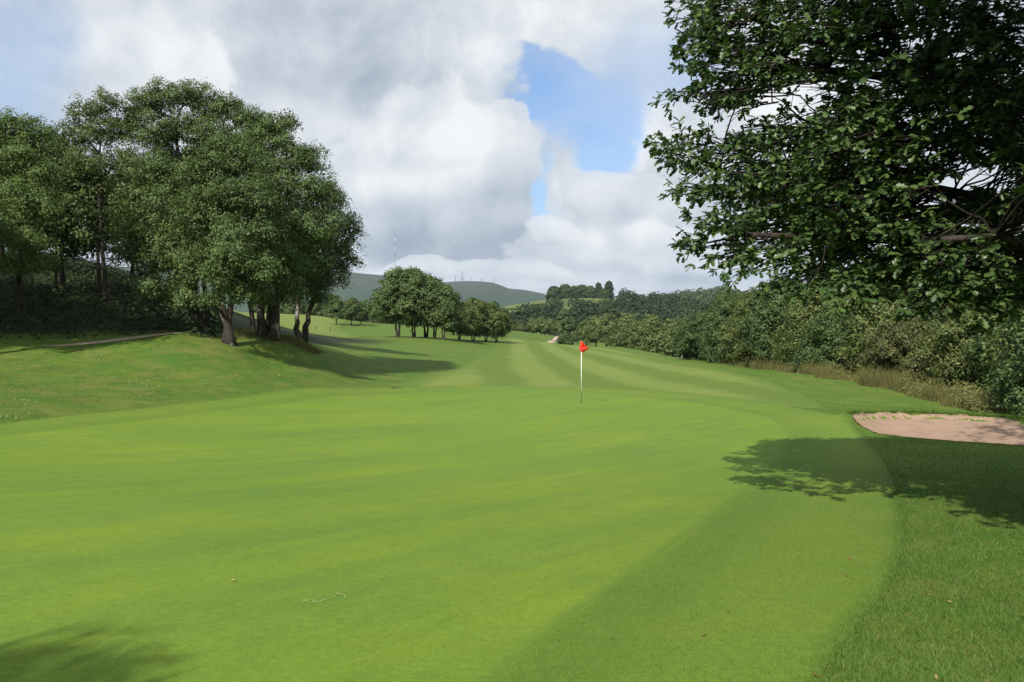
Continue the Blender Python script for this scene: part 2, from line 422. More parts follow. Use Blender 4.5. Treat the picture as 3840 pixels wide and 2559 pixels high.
# ------------------------------------------------------------------ ground sheets
def stripe_nodes(n, p, c):
    x, y, z = n.sep(p)
    wob = n.mul(n.sub(n.noise(p, 0.12, 3), 0.5), 1.2)
    # mowing lanes fan out a little towards the green
    u = n.add(n.sub(x, 10.6), n.mul(n.m('MAXIMUM', n.sub(70.0, y), 0.0), -0.035), wob)
    s = n.add(n.m('SINE', n.mul(u, 2 * math.pi / 5.4)), n.mul(n.sub(n.noise(p, 0.35, 5, .65), .5), 1.6))
    k = n.ss(s, -0.7, 0.7)
    lo = n.v('MULTIPLY', c, (0.84, 0.87, 0.76)); hi = n.v('MULTIPLY', c, (1.20, 1.11, 1.32))
    return n.mix(k, lo, hi)
def cross_stripes(n, p, c):
    x, y, z = n.sep(p)
    s = n.m('SINE', n.add(n.mul(y, 0.55), n.mul(x, 0.06), n.mul(n.noise(p, 0.05, 3), 6.0)))
    return n.mix(n.ss(s, -0.6, 0.6), n.v('MULTIPLY', c, (0.92, 0.95, .9)), n.v('MULTIPLY', c, (1.16, 1.08, 1.15)))
def rim_blend(n, p, c, other, width, amp=1.0):
    a = n.new('ShaderNodeAttribute', attribute_name='rim').outputs['Fac']
    r = n.add(a, n.mul(n.sub(n.noise(p, 9.0, 5, .7), .5), width * 1.4 * amp), n.mul(n.sub(n.noise(p, 1.3, 3), .5), width * 1.2))
    return n.mix(n.ss(r, -width, width * .15), c, other)
def collar_bands(n, p, c):
    a = n.new('ShaderNodeAttribute', attribute_name='inner').outputs['Fac']; w = n.mul(n.sub(n.noise(p, 1.1, 4, .6), .5), .22)
    r = n.add(a, w)
    k = n.mul(n.ss(r, .0, .10), n.ss(r, .62, .34))                       # first ring outside the green, mown the other way
    c = n.mix(n.mul(k, n.ss(n.sep(p)[1], 16., 5., .25, .7)), c, n.v('MULTIPLY', c, (.82, .88, .86)))
    k = n.mul(n.ss(r, .62, .80), n.ss(r, 1.5, 1.1)); c = n.mix(n.mul(k, .6), c, n.v('MULTIPLY', c, (1.12, 1.08, 1.02)))
    return rim_blend(n, p, c, (0.078, 0.140, 0.019), .16)
def fair_stripes(n, p, c): return rim_blend(n, p, stripe_nodes(n, p, c), (0.090, 0.150, 0.022), 1.3)
def fair2_stripes(n, p, c): return rim_blend(n, p, cross_stripes(n, p, c), (0.090, 0.146, 0.022), 4.0)
def green_streaks(n, p, c):
    x, y, z = n.sep(p)
    u = n.add(n.mul(x, 0.74), n.mul(y, -0.67)); v = n.add(n.mul(x, 0.67), n.mul(y, 0.74))
    a = n.noise(n.xyz(n.mul(v, 0.22), n.mul(u, 2.6), 0), 1.0, 4, 0.6)
    b = n.noise(n.xyz(n.mul(v, 0.10), n.mul(u, 0.55), 7.0), 1.0, 3, 0.55)
    c = n.mix(n.ss(a, 0.35, 0.65), n.v('MULTIPLY', c, (0.93, 0.95, 0.97)), n.v('MULTIPLY', c, (1.07, 1.04, 0.95)))
    c = n.mix(n.ss(b, 0.35, 0.65), n.v('MULTIPLY', c, (0.93, 0.96, 1.05)), n.v('MULTIPLY', c, (1.06, 1.03, 0.93)))
    grit = n.noise(p, 30.0, 4, .7); worn = n.noise(p, 3.5, 5, .7)
    c = n.v('SCALE', c, sc=n.add(1.0, n.mul(n.sub(grit, .5), .42), n.mul(n.sub(worn, .5), .28)))
    c = n.mix(n.mul(n.ss(n.noise(p, 17.0, 2, .5), .71, .77), .55), c, (0.20, 0.23, 0.085))       # pale pitch marks and clippings
    c = n.mix(n.mul(n.ss(n.noise(p, 11.0, 3, .6), .30, .25), .4), c, (0.075, 0.115, 0.022))
    return rim_blend(n, p, c, (0.098, 0.172, 0.023), .12)
M = {}
M['rough'] = grass_mat('rough_grass', (0.078, 0.130, 0.020), (0.115, 0.148, 0.026), (0.050, 0.112, 0.020), 0.55, 0.55, 55, dry=0.42)
M['green'] = grass_mat('putting_green_grass', (0.114, 0.194, 0.025), (0.140, 0.211, 0.025), (0.099, 0.180, 0.030), 0.4, 0.62, 95, stripes=green_streaks, bmp=0.5)
M['collar'] = grass_mat('collar_grass', (0.100, 0.174, 0.023), (0.122, 0.184, 0.025), (0.084, 0.160, 0.024), 0.45, 0.62, 75, bmp=0.6, stripes=collar_bands)
M['fairway'] = grass_mat('fairway_grass', (0.112, 0.170, 0.028), (0.126, 0.176, 0.030), (0.096, 0.160, 0.026), 0.4, 0.42, 50, stripes=fair_stripes)
M['fairway2'] = grass_mat('far_fairway_grass', (0.130, 0.178, 0.036), (0.146, 0.182, 0.040), (0.106, 0.162, 0.030), 0.4, 0.4, 30, stripes=fair2_stripes)

# one ground sheet out to the moor: polar grid, fine where the photograph looks
_a = np.unique(np.round(np.r_[np.linspace(-36, 36, 241), np.linspace(36, 324, 64)], 5)); _a = np.radians(_a[:-1])
_r = np.r_[np.geomspace(0.6, 10, 40)[:-1], np.linspace(10, 30, 130)[:-1], np.geomspace(30, 130, 105)[:-1], np.geomspace(130, 500, 80)[:-1], np.geomspace(500, 9500, 120)]
RR, AA = np.meshgrid(_r, _a, indexing='ij')
GX, GY = RR * np.sin(AA), RR * np.cos(AA)
GZ = ground(GX.ravel(), GY.ravel())
nr, na = RR.shape
_i = np.arange(nr - 1)[:, None] * na; _j = np.arange(na)[None]; _k = (_j + 1) % na
_q = np.stack([_i + _j, _i + na + _j, _i + na + _k, _i + _k], -1).reshape(-1, 4)[:, ::-1]
_v = np.c_[GX.ravel(), GY.ravel(), GZ]
_v = np.r_[_v, [[0, 0, gz(0, 0)]]]
_c = np.stack([np.full(na, nr * na), np.arange(na), (np.arange(na) + 1) % na], -1)[:, ::-1]
# distance sorts the ground into mown rough, pasture and moor (the plants that grow there)
def terrain_mat():
    m, n = new_mat('open_ground'); p = pos(n); x, y, z = n.sep(p)
    near = (0.084, 0.142, 0.020)
    big = n.noise(p, 0.16, 4, 0.55); mid = n.noise(p, 1.3, 5, 0.65); sm = n.noise(p, 13, 4, 0.65); tiny = n.noise(p, 55, 3, 0.7)
    c = n.mix(n.ss(big, 0.35, 0.65), near, (0.112, 0.154, 0.024))
    c = n.mix(n.mul(n.ss(mid, 0.40, 0.60), 0.75), c, (0.050, 0.122, 0.018))
    c = n.mix(n.mul(n.ss(n.noise(p, 0.6, 6, 0.7), 0.48, 0.70), 0.55), c, (0.185, 0.165, 0.058))
    k = n.add(1.0, n.mul(n.sub(sm, 0.5), 0.55), n.mul(n.sub(tiny, 0.5), 0.7))
    c = n.v('SCALE', c, sc=k)
    pasture = n.mix(n.ss(n.noise(p, 0.012, 3), 0.4, 0.6), (0.075, 0.115, 0.028), (0.11, 0.14, 0.04))
    c = n.mix(n.ss(y, 380, 520), c, pasture)
    moor = n.mix(n.ss(n.noise(p, 0.004, 6, 0.65), 0.4, 0.62), (0.040, 0.044, 0.030), (0.032, 0.048, 0.028))
    moor = n.mix(n.ss(z, 150, 230), (0.024, 0.046, 0.024), moor)
    c = n.mix(n.ss(y, 2200, 2700), c, moor)
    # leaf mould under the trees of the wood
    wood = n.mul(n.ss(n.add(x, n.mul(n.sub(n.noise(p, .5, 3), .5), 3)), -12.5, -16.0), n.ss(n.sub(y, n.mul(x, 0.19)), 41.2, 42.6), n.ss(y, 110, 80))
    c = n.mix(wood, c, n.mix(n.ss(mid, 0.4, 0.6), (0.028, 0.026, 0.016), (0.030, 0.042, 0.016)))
    out(n, princ(n, c, 0.88, 0.1, bump(n, n.add(sm, tiny), 0.5, 0.015))); return m
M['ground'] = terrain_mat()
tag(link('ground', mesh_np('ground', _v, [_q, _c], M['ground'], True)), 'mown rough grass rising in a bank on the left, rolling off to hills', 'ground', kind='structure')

def pxpoly(pts):
    r = []
    for q in pts:
        if len(q) == 3: r.append(q[:2]); continue          # (x, y, None) is already in metres
        h = hit(*q)
        if h: r.append(h)
    return r
def smooth_poly(p, it=2):
    p = np.asarray(p, float)
    for _ in range(it):
        q = np.roll(p, -1, 0); p = np.stack([.75 * p + .25 * q, .25 * p + .75 * q], 1).reshape(-1, 2)
    return p
def sheet(name, poly, mat, off, n_r=220, n_a=260, inner=None):
    poly = np.asarray(poly, float)
    r = np.hypot(poly[:, 0], poly[:, 1]); a = np.arctan2(poly[:, 0], poly[:, 1])
    rs = np.geomspace(max(r.min() * .97, .5), r.max() * 1.03, n_r); as_ = np.linspace(a.min() - .02, a.max() + .02, n_a)
    R_, A_ = np.meshgrid(rs, as_, indexing='ij'); x, y = (R_ * np.sin(A_)).ravel(), (R_ * np.cos(A_)).ravel()
    s = _poly_sdf(poly, x, y); cell = np.maximum(np.repeat(np.gradient(rs), n_a), R_.ravel() * (as_[1] - as_[0]))
    e = 0.01
    gx = (_poly_sdf(poly, x + e, y) - s) / e; gy = (_poly_sdf(poly, x, y + e) - s) / e
    m = s > 0
    for _ in range(2):                                       # outside corners slide onto the outline
        x = np.where(m, x - s * gx, x); y = np.where(m, y - s * gy, y)
        s1 = _poly_sdf(poly, x, y); s_in = s if _ == 0 else s_in
        gx = np.where(m, (_poly_sdf(poly, x + e, y) - s1) / e, gx); gy = np.where(m, (_poly_sdf(poly, x, y + e) - s1) / e, gy); s = np.where(m, s1, s)
    s = s_in
    i = np.arange(n_r - 1)[:, None] * n_a; j = np.arange(n_a - 1)[None]
    q = np.stack([i + j, i + j + 1, i + n_a + j + 1, i + n_a + j], -1).reshape(-1, 4)
    q = q[(s[q] < 0).any(1)]
    u = np.unique(q); mp = np.full(n_r * n_a, -1); mp[u] = np.arange(len(u))
    x, y = x[u], y[u]; tp = np.clip(_poly_sdf(poly, x, y) / -.3, 0, 1); z = ground(x, y) + off * (.75 + .25 * tp) + 0.00035 * np.maximum(np.hypot(x, y) - 15, 0)
    me = mesh_np(name, np.c_[x, y, z], mp[q][:, ::-1], mat, True)
    at = me.attributes.new('rim', 'FLOAT', 'POINT'); at.data.foreach_set('value', np.minimum(_poly_sdf(poly, x, y), 0).astype(np.float32))      # metres in from the cut line
    if inner is not None:
        at = me.attributes.new('inner', 'FLOAT', 'POINT'); at.data.foreach_set('value', _poly_sdf(inner, x, y).astype(np.float32))
    return link(name, me)

COLLAR = smooth_poly(pxpoly([(-500, 1640), (0, 1592), (500, 1532), (1000, 1472), (1400, 1448), (1800, 1444), (2300, 1455), (2700, 1490), (3000, 1532), (3130, 1556), (3190, 1590), (3235, 1640), (3330, 1740), (3375, 1900), (3385, 2050), (3340, 2200),
                              (3210, 2350), (3050, 2559), (.75, 2.2, None), (-.5, .9, None), (-4, -.5, None), (-12.5, 3, None), (-17, 9, None)]))
GREEN = smooth_poly(pxpoly([(-500, 1690), (0, 1637), (350, 1598), (700, 1556), (1100, 1508), (1400, 1478), (1700, 1466), (2000, 1464), (2300, 1478), (2600, 1510), (2800, 1545), (2920, 1582), (2962, 1625), (2950, 1690), (2880, 1775), (2700, 1920), (2400, 2130),
                             (2100, 2340), (1830, 2559), (-.55, 2.0, None), (-1.4, 1.3, None), (-4.5, .8, None), (-11.5, 4, None), (-15, 9.5, None)]))
FAIRWAY = smooth_poly(pxpoly([(1420, 1452), (1560, 1425), (1720, 1385), (1800, 1345), (1850, 1318), (-3.0, 140, None), (0, 175, None), (6, 215, None), (20, 215, None), (22, 170, None), (2420, 1336), (2640, 1372), (2850, 1425), (3010, 1478), (3100, 1532), (3000, 1534), (2700, 1492), (2300, 1457), (1800, 1446)]), 2)
FAIR2 = smooth_poly([(-58, 95), (-44, 78), (-26, 72), (-17, 84), (-20, 108), (-33, 150), (-44, 215), (-60, 285), (-95, 290), (-110, 230), (-85, 150)], 2)
tag(sheet('fairway', FAIRWAY, M['fairway'], 0.003, 180, 180), 'striped mown fairway running away behind the flag', 'fairway', kind='structure')
tag(sheet('fairway', FAIR2, M['fairway2'], 0.012, 110, 110), 'paler second fairway beyond the trees on the left', 'fairway', kind='structure')
tag(sheet('green_collar', COLLAR, M['collar'], 0.006, 190, 230, GREEN), 'collar of slightly longer grass round the putting green', 'grass', kind='structure')
tag(sheet('putting_green', GREEN, M['green'], 0.009, 170, 210), 'smooth bright putting green filling the foreground', 'putting green', kind='structure')

# sand in the bunker
def sand_mat():
    m, n = new_mat('bunker_sand'); p = pos(n)
    a, b, c2 = n.noise(p, 4, 5, .65), n.noise(p, 45, 4, .7), n.noise(p, 1.6, 3)
    x_, y_, z_ = n.sep(p); rake = n.m('SINE', n.add(n.mul(x_, 26.), n.mul(y_, 9.), n.mul(c2, 9.)))
    c = n.mix(n.ss(c2, .35, .65), (0.262, 0.182, 0.130), (0.295, 0.206, 0.150))
    c = n.mix(n.mul(n.ss(b, .62, .74), .5), c, (0.19, 0.12, 0.08))
    out(n, princ(n, c, 0.95, 0.05, bump(n, n.add(n.mul(a, 1.6), n.mul(b, .4), n.mul(rake, .03)), 0.8, 0.05))); return m
M['sand'] = sand_mat()
_rb = np.random.default_rng(5)
BUNK_S = smooth_poly(BUNKER, 2)
BUNK_S = BUNK_S + _rb.normal(0, 0.035, BUNK_S.shape)
tag(sheet('bunker', BUNK_S, M['sand'], 0.012, 90, 200), 'pinkish sand bunker at the right, half in tree shade', 'bunker', kind='structure')
def path_mat():
    m, n = new_mat('path_gravel'); p = pos(n)
    c = n.mix(n.ss(n.noise(p, 3, 5, .7), .35, .65), (0.33, 0.24, 0.17), (0.42, 0.31, 0.23))
    out(n, princ(n, c, 0.95, 0.05, bump(n, n.noise(p, 40, 4), .6, .02))); return m
M['path'] = path_mat()
def ribbon(pts, w):
    p = np.asarray(pts, float); t = nrm(np.gradient(p, axis=0)); s = np.c_[-t[:, 1], t[:, 0]]; w = np.asarray(w)[:, None]
    return np.r_[p + s * w, (p - s * w)[::-1]]
_pp = [(-20.6, 34.9), (-19.6, 35.3), (-18.6, 35.75), (-17.3, 36.5), (-16.3, 37.5), (-15.8, 38.4)]
tag(sheet('path', smooth_poly(ribbon(_pp, [.04, .2, .28, .28, .2, .05]), 1), M['path'], 0.006, 160, 160), 'bare earth path along the top of the grass bank', 'path', kind='structure')
# ------------------------------------------------------------------ trees
M['leaf_birch'] = leaf_mat('birch_leaves', (0.042, 0.068, 0.022), (0.075, 0.115, 0.035), (0.121, 0.170, 0.057), 0.25)
M['leaf_birch_pale'] = leaf_mat('pale_birch_leaves', (0.051, 0.083, 0.024), (0.090, 0.139, 0.038), (0.149, 0.204, 0.065), 0.28)
M['leaf_light'] = leaf_mat('light_leaves', (0.066, 0.095, 0.032), (0.110, 0.151, 0.051), (0.165, 0.207, 0.078), 0.3, .6, .2)
M['leaf_olive'] = leaf_mat('olive_leaves', (0.049, 0.073, 0.022), (0.090, 0.121, 0.035), (0.143, 0.177, 0.058), 0.28)
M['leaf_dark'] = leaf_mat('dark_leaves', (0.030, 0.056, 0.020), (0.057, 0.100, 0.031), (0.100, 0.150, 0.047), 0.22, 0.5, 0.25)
M['leaf_hedge'] = leaf_mat('hedge_leaves', (0.048, 0.072, 0.021), (0.093, 0.126, 0.034), (0.148, 0.179, 0.057), 0.25, .55, .25, odd=(0.17, 0.14, 0.05))
M['leaf_brown'] = leaf_mat('rusty_leaves', (0.048, 0.061, 0.024), (0.089, 0.102, 0.036), (0.141, 0.146, 0.057), 0.25)
M['leaf_far'] = leaf_mat('far_leaves', (0.016, 0.028, 0.014), (0.026, 0.042, 0.019), (0.040, 0.060, 0.025), 0.1, 0.8, 0.1)
M['leaf_ridge'] = leaf_mat('ridge_leaves', (0.030, 0.050, 0.020), (0.046, 0.070, 0.026), (0.065, 0.090, 0.034), 0.1, 0.8, 0.1)
M['leaf_oak'] = leaf_mat('oak_leaves', (0.024, 0.052, 0.015), (0.046, 0.088, 0.024), (0.084, 0.130, 0.036), 0.24, 0.42, 0.35)
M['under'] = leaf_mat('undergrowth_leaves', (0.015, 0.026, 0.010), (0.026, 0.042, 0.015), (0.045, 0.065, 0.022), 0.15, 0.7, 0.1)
M['bark_birch'] = bark_mat('birch_bark', (0.045, 0.038, 0.032), (0.30, 0.28, 0.25), 0.28, 2.2)
M['bark_dark'] = bark_mat('rough_bark', (0.045, 0.036, 0.028), (0.12, 0.10, 0.08), 0.4)

def leaf_quads(c, n_dir, size, rng, aspect=0.62, hang=0.25):
    """c: (N,3) leaf centres, n_dir: preferred facing; returns verts and quads of folded rhombic leaves"""
    N = len(c)
    nn = nrm(n_dir * 1.0 + rng.normal(0, 0.36, (N, 3)) + np.array([0, 0, .35]))
    t = rng.normal(0, 1, (N, 3)); t[:, 2] -= hang; t = nrm(t - nn * (t * nn).sum(1, keepdims=True))
    b = np.cross(nn, t)
    L = (size * rng.uniform(.7, 1.3, N))[:, None]; w = L * aspect
    V = np.empty((N, 4, 3), np.float32)
    V[:, 0] = c - t * L * .5; V[:, 2] = c + t * L * .5 - nn * L * .12
    V[:, 1] = c + b * w * .5 + nn * L * .10; V[:, 3] = c - b * w * .5 + nn * L * .10
    return V.reshape(-1, 3), np.arange(N * 4).reshape(N, 4)
def boughs(lobes, rng, n, f):
    """break every lobe into overlapping boughs so that light and dark lumps show"""
    o = []
    for lx, ly, lz, rx, ry, rz in lobes:
        o.append((lx, ly, lz - .1 * rz, rx * .6, ry * .6, rz * .6))
        a0 = rng.uniform(0, 6.28)
        for k in range(n):
            ct = 1 - 1.55 * (k + .5) / n; st = math.sqrt(max(0, 1 - ct * ct)); a = a0 + k * 2.4
            q = f * rng.uniform(.75, 1.25); h = 1 - .72 * q
            o.append((lx + rx * h * st * math.cos(a), ly + ry * h * st * math.sin(a), lz + rz * h * ct, rx * q, ry * q, rz * q * .82))
    return o
def crown_points(lobes, rng, clump_r, per, dens, flat=0.6, low=0.75, dens_pow=2.0):
    """lobes: rows (x,y,z,rx,ry,rz); leafy sprays gather in clumps near each lobe's skin"""
    pts, nd, cc = [], [], []
    allc = np.asarray(lobes, float)
    mid = allc[:, :3].mean(0)
    for lx, ly, lz, rx, ry, rz in allc:
        k = max(6, int(dens * (rx * ry * rz) ** (2 / 3) / clump_r ** 2))
        u = nrm(rng.normal(0, 1, (k, 3))); keep = (u[:, 2] > -low) | (rng.random(k) < .35); u = u[keep]; k = len(u)
        rad = rng.uniform(0.30, 1.0, k) ** 0.40 * rng.uniform(.9, 1.12, k)
        c = np.array([lx, ly, lz]) + u * rad[:, None] * (rx, ry, rz)
        n_leaf = np.maximum(4, (per * rng.uniform(.5, 1.5, k)).astype(int))
        idx = np.repeat(np.arange(k), n_leaf)
        outw = nrm(u[idx] + 0.35 * nrm(c[idx] - mid))
        g = rng.normal(0, 1, (len(idx), 3)) * clump_r * .5 * np.array([1, 1, flat])
        p = c[idx] + g
        p[:, 2] -= 0.35 * (g[:, 0] ** 2 + g[:, 1] ** 2) / clump_r      # ends of the sprays droop
        pts.append(p); nd.append(nrm(outw + .8 * g / clump_r)); cc.append(c)
    return np.concatenate(pts), np.concatenate(nd), np.concatenate(cc)
def tree_meshes(name, stems, lobes, seed, leaf=0.11, clump=0.42, per=34, dens=1.5, bark='bark_birch', leafm='leaf_birch', r0=0.22, twigs=90, sides=7, flat=.6, low=.75, hang=.25, nb=6, fb=.46):
    """stems: list of (list of points from ground up, base radius); lobes in the tree's own space"""
    rng = np.random.default_rng(seed); lobes = np.asarray(lobes, float); paths = []
    tops = []
    for pts, r in stems:
        p = np.asarray(pts, float)
        t = np.linspace(0, 1, len(p)); tt = np.linspace(0, 1, 10)
        pp = np.stack([np.interp(tt, t, p[:, k]) for k in range(3)], 1)
        pp[1:-1] += rng.normal(0, r * .22, (8, 3))
        rr = r * (1 - .72 * tt) * (1 + .5 * np.exp(-tt * 14))
        paths.append((pp, rr)); tops.append(pp[3:])
    tops = np.concatenate(tops)
    P_, N_, C_ = crown_points(boughs(lobes, rng, nb, fb) if nb else lobes, rng, clump, per, dens, flat, low)
    for lo in lobes:                                             # a limb into every lobe
        dd = np.linalg.norm(tops - lo[:3], axis=1) + np.maximum(tops[:, 2] - lo[2] + .3, 0) * 3
        a = tops[np.argmin(dd)]
        L = np.linalg.norm(lo[:3] - a)
        pa = bend(a, lo[:3] + (0, 0, .2 * lo[5]), 7, L * .035, rng, sag=-.06 * L)
        paths.append((pa, np.linspace(min(r0 * .5, .03 + L * .022), .018, 7)))
        tops = np.r_[tops, pa[3:]]
    if twigs:
        for c in C_[rng.choice(len(C_), min(twigs, len(C_)), replace=False)]:
            a = tops[np.argmin(np.linalg.norm(tops - c, axis=1))]
            paths.append((bend(a, c, 4, .04, rng), np.linspace(.022, .006, 4)))
    v, f = tubes(paths, sides)
    tm = mesh_np(name + '_trunk', v, f, M[bark], True)
    lv, lf = leaf_quads(P_, N_, leaf, rng, hang=hang)
    cm = mesh_np(name + '_crown', lv, lf, M[leafm])
    return tm, cm
def put_tree(name, label, loc, tm, cm, group=None, rz=0., sc=1.):
    t = thing(name, label, 'tree', loc, group, rz, sc)
    link('trunk', tm, t); link('crown', cm, t); return t
def px_tree(name, label, base, stems, lobes, seed, group, **kw):
    """a tree whose lobes were read off the photograph: base (px,py,d); lobes (px,py,r_px,depth offset)"""
    bx, by = (base[0] - CX) / F * base[2], base[2]; b = np.array([bx, by, gz(bx, by)])
    st = []
    for pts, r in stems:
        st.append(([np.array(P(x, y, base[2] + dd)) - b for x, y, dd in pts], r))
        st[-1][0][0][2] = -0.15
    lb = []
    for x, y, r, dd in lobes:
        d = base[2] + dd; q = np.array(P(x, y, d)) - b; s = r / F * d
        lb.append((*q, s, s * 1.05, s * .92))
    tm, cm = tree_meshes(name, st, lb, seed, **kw)
    return put_tree(name, label, b, tm, cm, group)

MG = 'trees standing on the grass mound'
kwL = dict(leaf=0.112, clump=0.34, per=30, dens=6.0, fb=.50)
px_tree('birch_tree', 'twin-stemmed birch leaning left, leftmost trunks on the mound', (782, 1268, 39.5),
        [([(778, 1268, 0), (755, 1200, 0), (735, 1110, 0), (690, 900, 0), (640, 700, -.5)], .20), ([(795, 1268, .3), (782, 1200, .3), (770, 1120, .3), (745, 950, .3), (700, 750, .5)], .17)],
        [(560, 640, 100, -.5), (500, 760, 92, -.6), (600, 800, 120, -1.6), (520, 900, 92, -.8), (640, 950, 100, -1.7), (560, 1010, 75, -1.0), (680, 1060, 66, -1.6), (640, 700, 120, .3), (700, 850, 110, -1.2), (480, 860, 60, .2), (640, 1105, 42, -1.6), (470, 960, 60, -1.0), (560, 1080, 50, -2.5), (720, 960, 75, -3.0), (700, 1120, 40, -2.6)], 11, MG, **kwL)
px_tree('birch_tree', 'thick pale-footed birch trunk at front of the mound', (868, 1284, 37.5),
        [([(866, 1286, 0), (850, 1220, 0), (832, 1140, 0), (815, 1000, 0), (800, 850, 0), (800, 640, .5)], .23), ([(845, 1180, 0), (880, 1050, .3), (930, 900, .5), (950, 700, .6)], .16)],
        [(760, 640, 110, -1), (880, 600, 110, -.8), (820, 760, 125, -2), (940, 740, 115, -1.5), (740, 830, 100, -2), (860, 890, 115, -2.4), (760, 980, 88, -2), (930, 980, 95, -2.2), (850, 1060, 72, -1.8), (980, 880, 90, -1.5), (960, 1080, 60, -1.8), (820, 1020, 70, -3.6), (900, 1100, 48, -3.0), (790, 1120, 40, -2.6), (880, 960, 80, -3.8), (1000, 1010, 60, -3.2)], 12, MG, **kwL)
px_tree('birch_tree', 'broad many-stemmed birch, right-hand of the thick trunks on the mound', (1000, 1272, 41),
        [([(985, 1272, 0), (975, 1180, 0), (960, 1080, 0), (930, 860, 0), (940, 560, 0)], .24), ([(1005, 1272, .2), (1015, 1150, .2), (1025, 1040, .1), (1080, 840, 0), (1100, 640, .3)], .25), ([(1025, 1270, -.2), (1030, 1170, -.3), (1050, 1060, -.3), (1150, 880, -.3)], .22), ([(945, 1270, .6), (945, 1170, .6), (935, 1060, .7), (900, 900, 1)], .16)],
        [(1000, 520, 100, 0), (1070, 600, 110, -.5), (1150, 600, 85, .4), (1130, 740, 120, -1), (1210, 720, 85, 0), (1060, 860, 125, -1.8), (1180, 860, 110, -1.2), (1250, 800, 75, .2), (1010, 960, 85, -1.6), (1120, 980, 100, -1.3), (1050, 1050, 66, -1.2), (1000, 700, 110, 0.2), (1060, 470, 62, .2), (1100, 1080, 50, -2.4), (1040, 960, 80, -3.0), (990, 1120, 40, -1.8), (930, 640, 90, .2), (960, 800, 90, -.4)], 13, MG, **kwL)
px_tree('birch_tree', 'forked birch standing alone at right foot of the mound', (1132, 1272, 45),
        [([(1124, 1274, 0), (1118, 1230, 0), (1112, 1180, 0), (1130, 1020, 0), (1180, 880, 0)], .19), ([(1138, 1274, 0), (1152, 1215, 0), (1158, 1180, 0), (1200, 1020, 0), (1230, 900, .4)], .20)],
        [(1200, 980, 100, -.8), (1270, 930, 88, 0), (1310, 850, 62, .2), (1150, 1060, 80, -.6), (1240, 1050, 75, -.2), (1300, 980, 62, .3), (1210, 880, 95, .3), (1110, 1080, 60, .2), (1190, 1115, 48, -.3)], 14, MG, **dict(kwL, dens=4.8))
px_tree('birch_tree', 'tallest birch, its crown the top of the big dome behind the mound trunks', (690, 1200, 47),
        [([(690, 1205, 0), (690, 1000, 0), (680, 800, 0), (670, 600, 0), (660, 450, 0)], .26), ([(700, 1205, .6), (760, 950, .6), (800, 700, .6), (830, 500, .6)], .22)],
        [(540, 400, 80, 0), (620, 370, 82, 0), (700, 360, 78, -.4), (780, 390, 85, 0), (860, 410, 78, 0), (930, 450, 72, .3), (470, 480, 78, .4), (580, 500, 100, -.6), (700, 490, 95, .3), (820, 520, 105, -.4), (920, 560, 90, 0), (640, 640, 110, .8), (800, 680, 110, .8), (990, 500, 60, .5)], 15, 'trees of the wood on the left', **dict(kwL, dens=6.2))
WG = 'trees of the wood on the left'
px_tree('birch_tree', 'pale twin-trunked birch inside the wood, left of the big dome', (392, 1120, 46),
        [([(398, 1140, 0), (390, 1020, 0), (380, 880, 0), (365, 700, 0), (380, 480, 0)], .15), ([(382, 1140, .4), (368, 1000, .4), (360, 860, .4), (320, 640, .4)], .13)],
        [(330, 420, 66, 0), (400, 390, 66, 0), (300, 500, 78, -.5), (390, 500, 84, 0), (460, 600, 78, .3), (330, 620, 90, -.6), (420, 700, 82, .4), (300, 740, 72, .2), (380, 820, 62, .6)], 16, WG, **dict(kwL, dens=5.0, leafm='leaf_olive'))
px_tree('birch_tree', 'slender birch at the left edge of the wood, bare lower trunk', (62, 1185, 40),
        [([(62, 1190, 0), (68, 1100, 0), (84, 1000, 0), (80, 800, 0), (60, 500, 0)], .13)],
        [(10, 490, 84, 0), (90, 480, 78, 0), (160, 530, 72, .3), (40, 600, 105, -.7), (150, 640, 90, -.4), (60, 740, 105, -1.2), (-70, 650, 110, 0), (160, 780, 90, -1), (40, 880, 92, -1.5), (130, 920, 80, -1.4), (-60, 850, 110, -1), (50, 1000, 62, -1.4), (170, 990, 52, -1.0)], 17, WG, **dict(kwL, leafm='leaf_birch_pale'))
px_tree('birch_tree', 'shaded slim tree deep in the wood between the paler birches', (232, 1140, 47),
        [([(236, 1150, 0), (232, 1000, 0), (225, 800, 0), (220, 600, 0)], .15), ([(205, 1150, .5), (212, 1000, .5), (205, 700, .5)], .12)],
        [(210, 520, 66, 0), (230, 620, 84, 0), (180, 700, 84, .4), (260, 760, 84, .3), (210, 860, 84, .2), (290, 900, 66, .4), (160, 900, 66, 0)], 18, WG, **dict(kwL, dens=3.9, leafm='leaf_dark'))

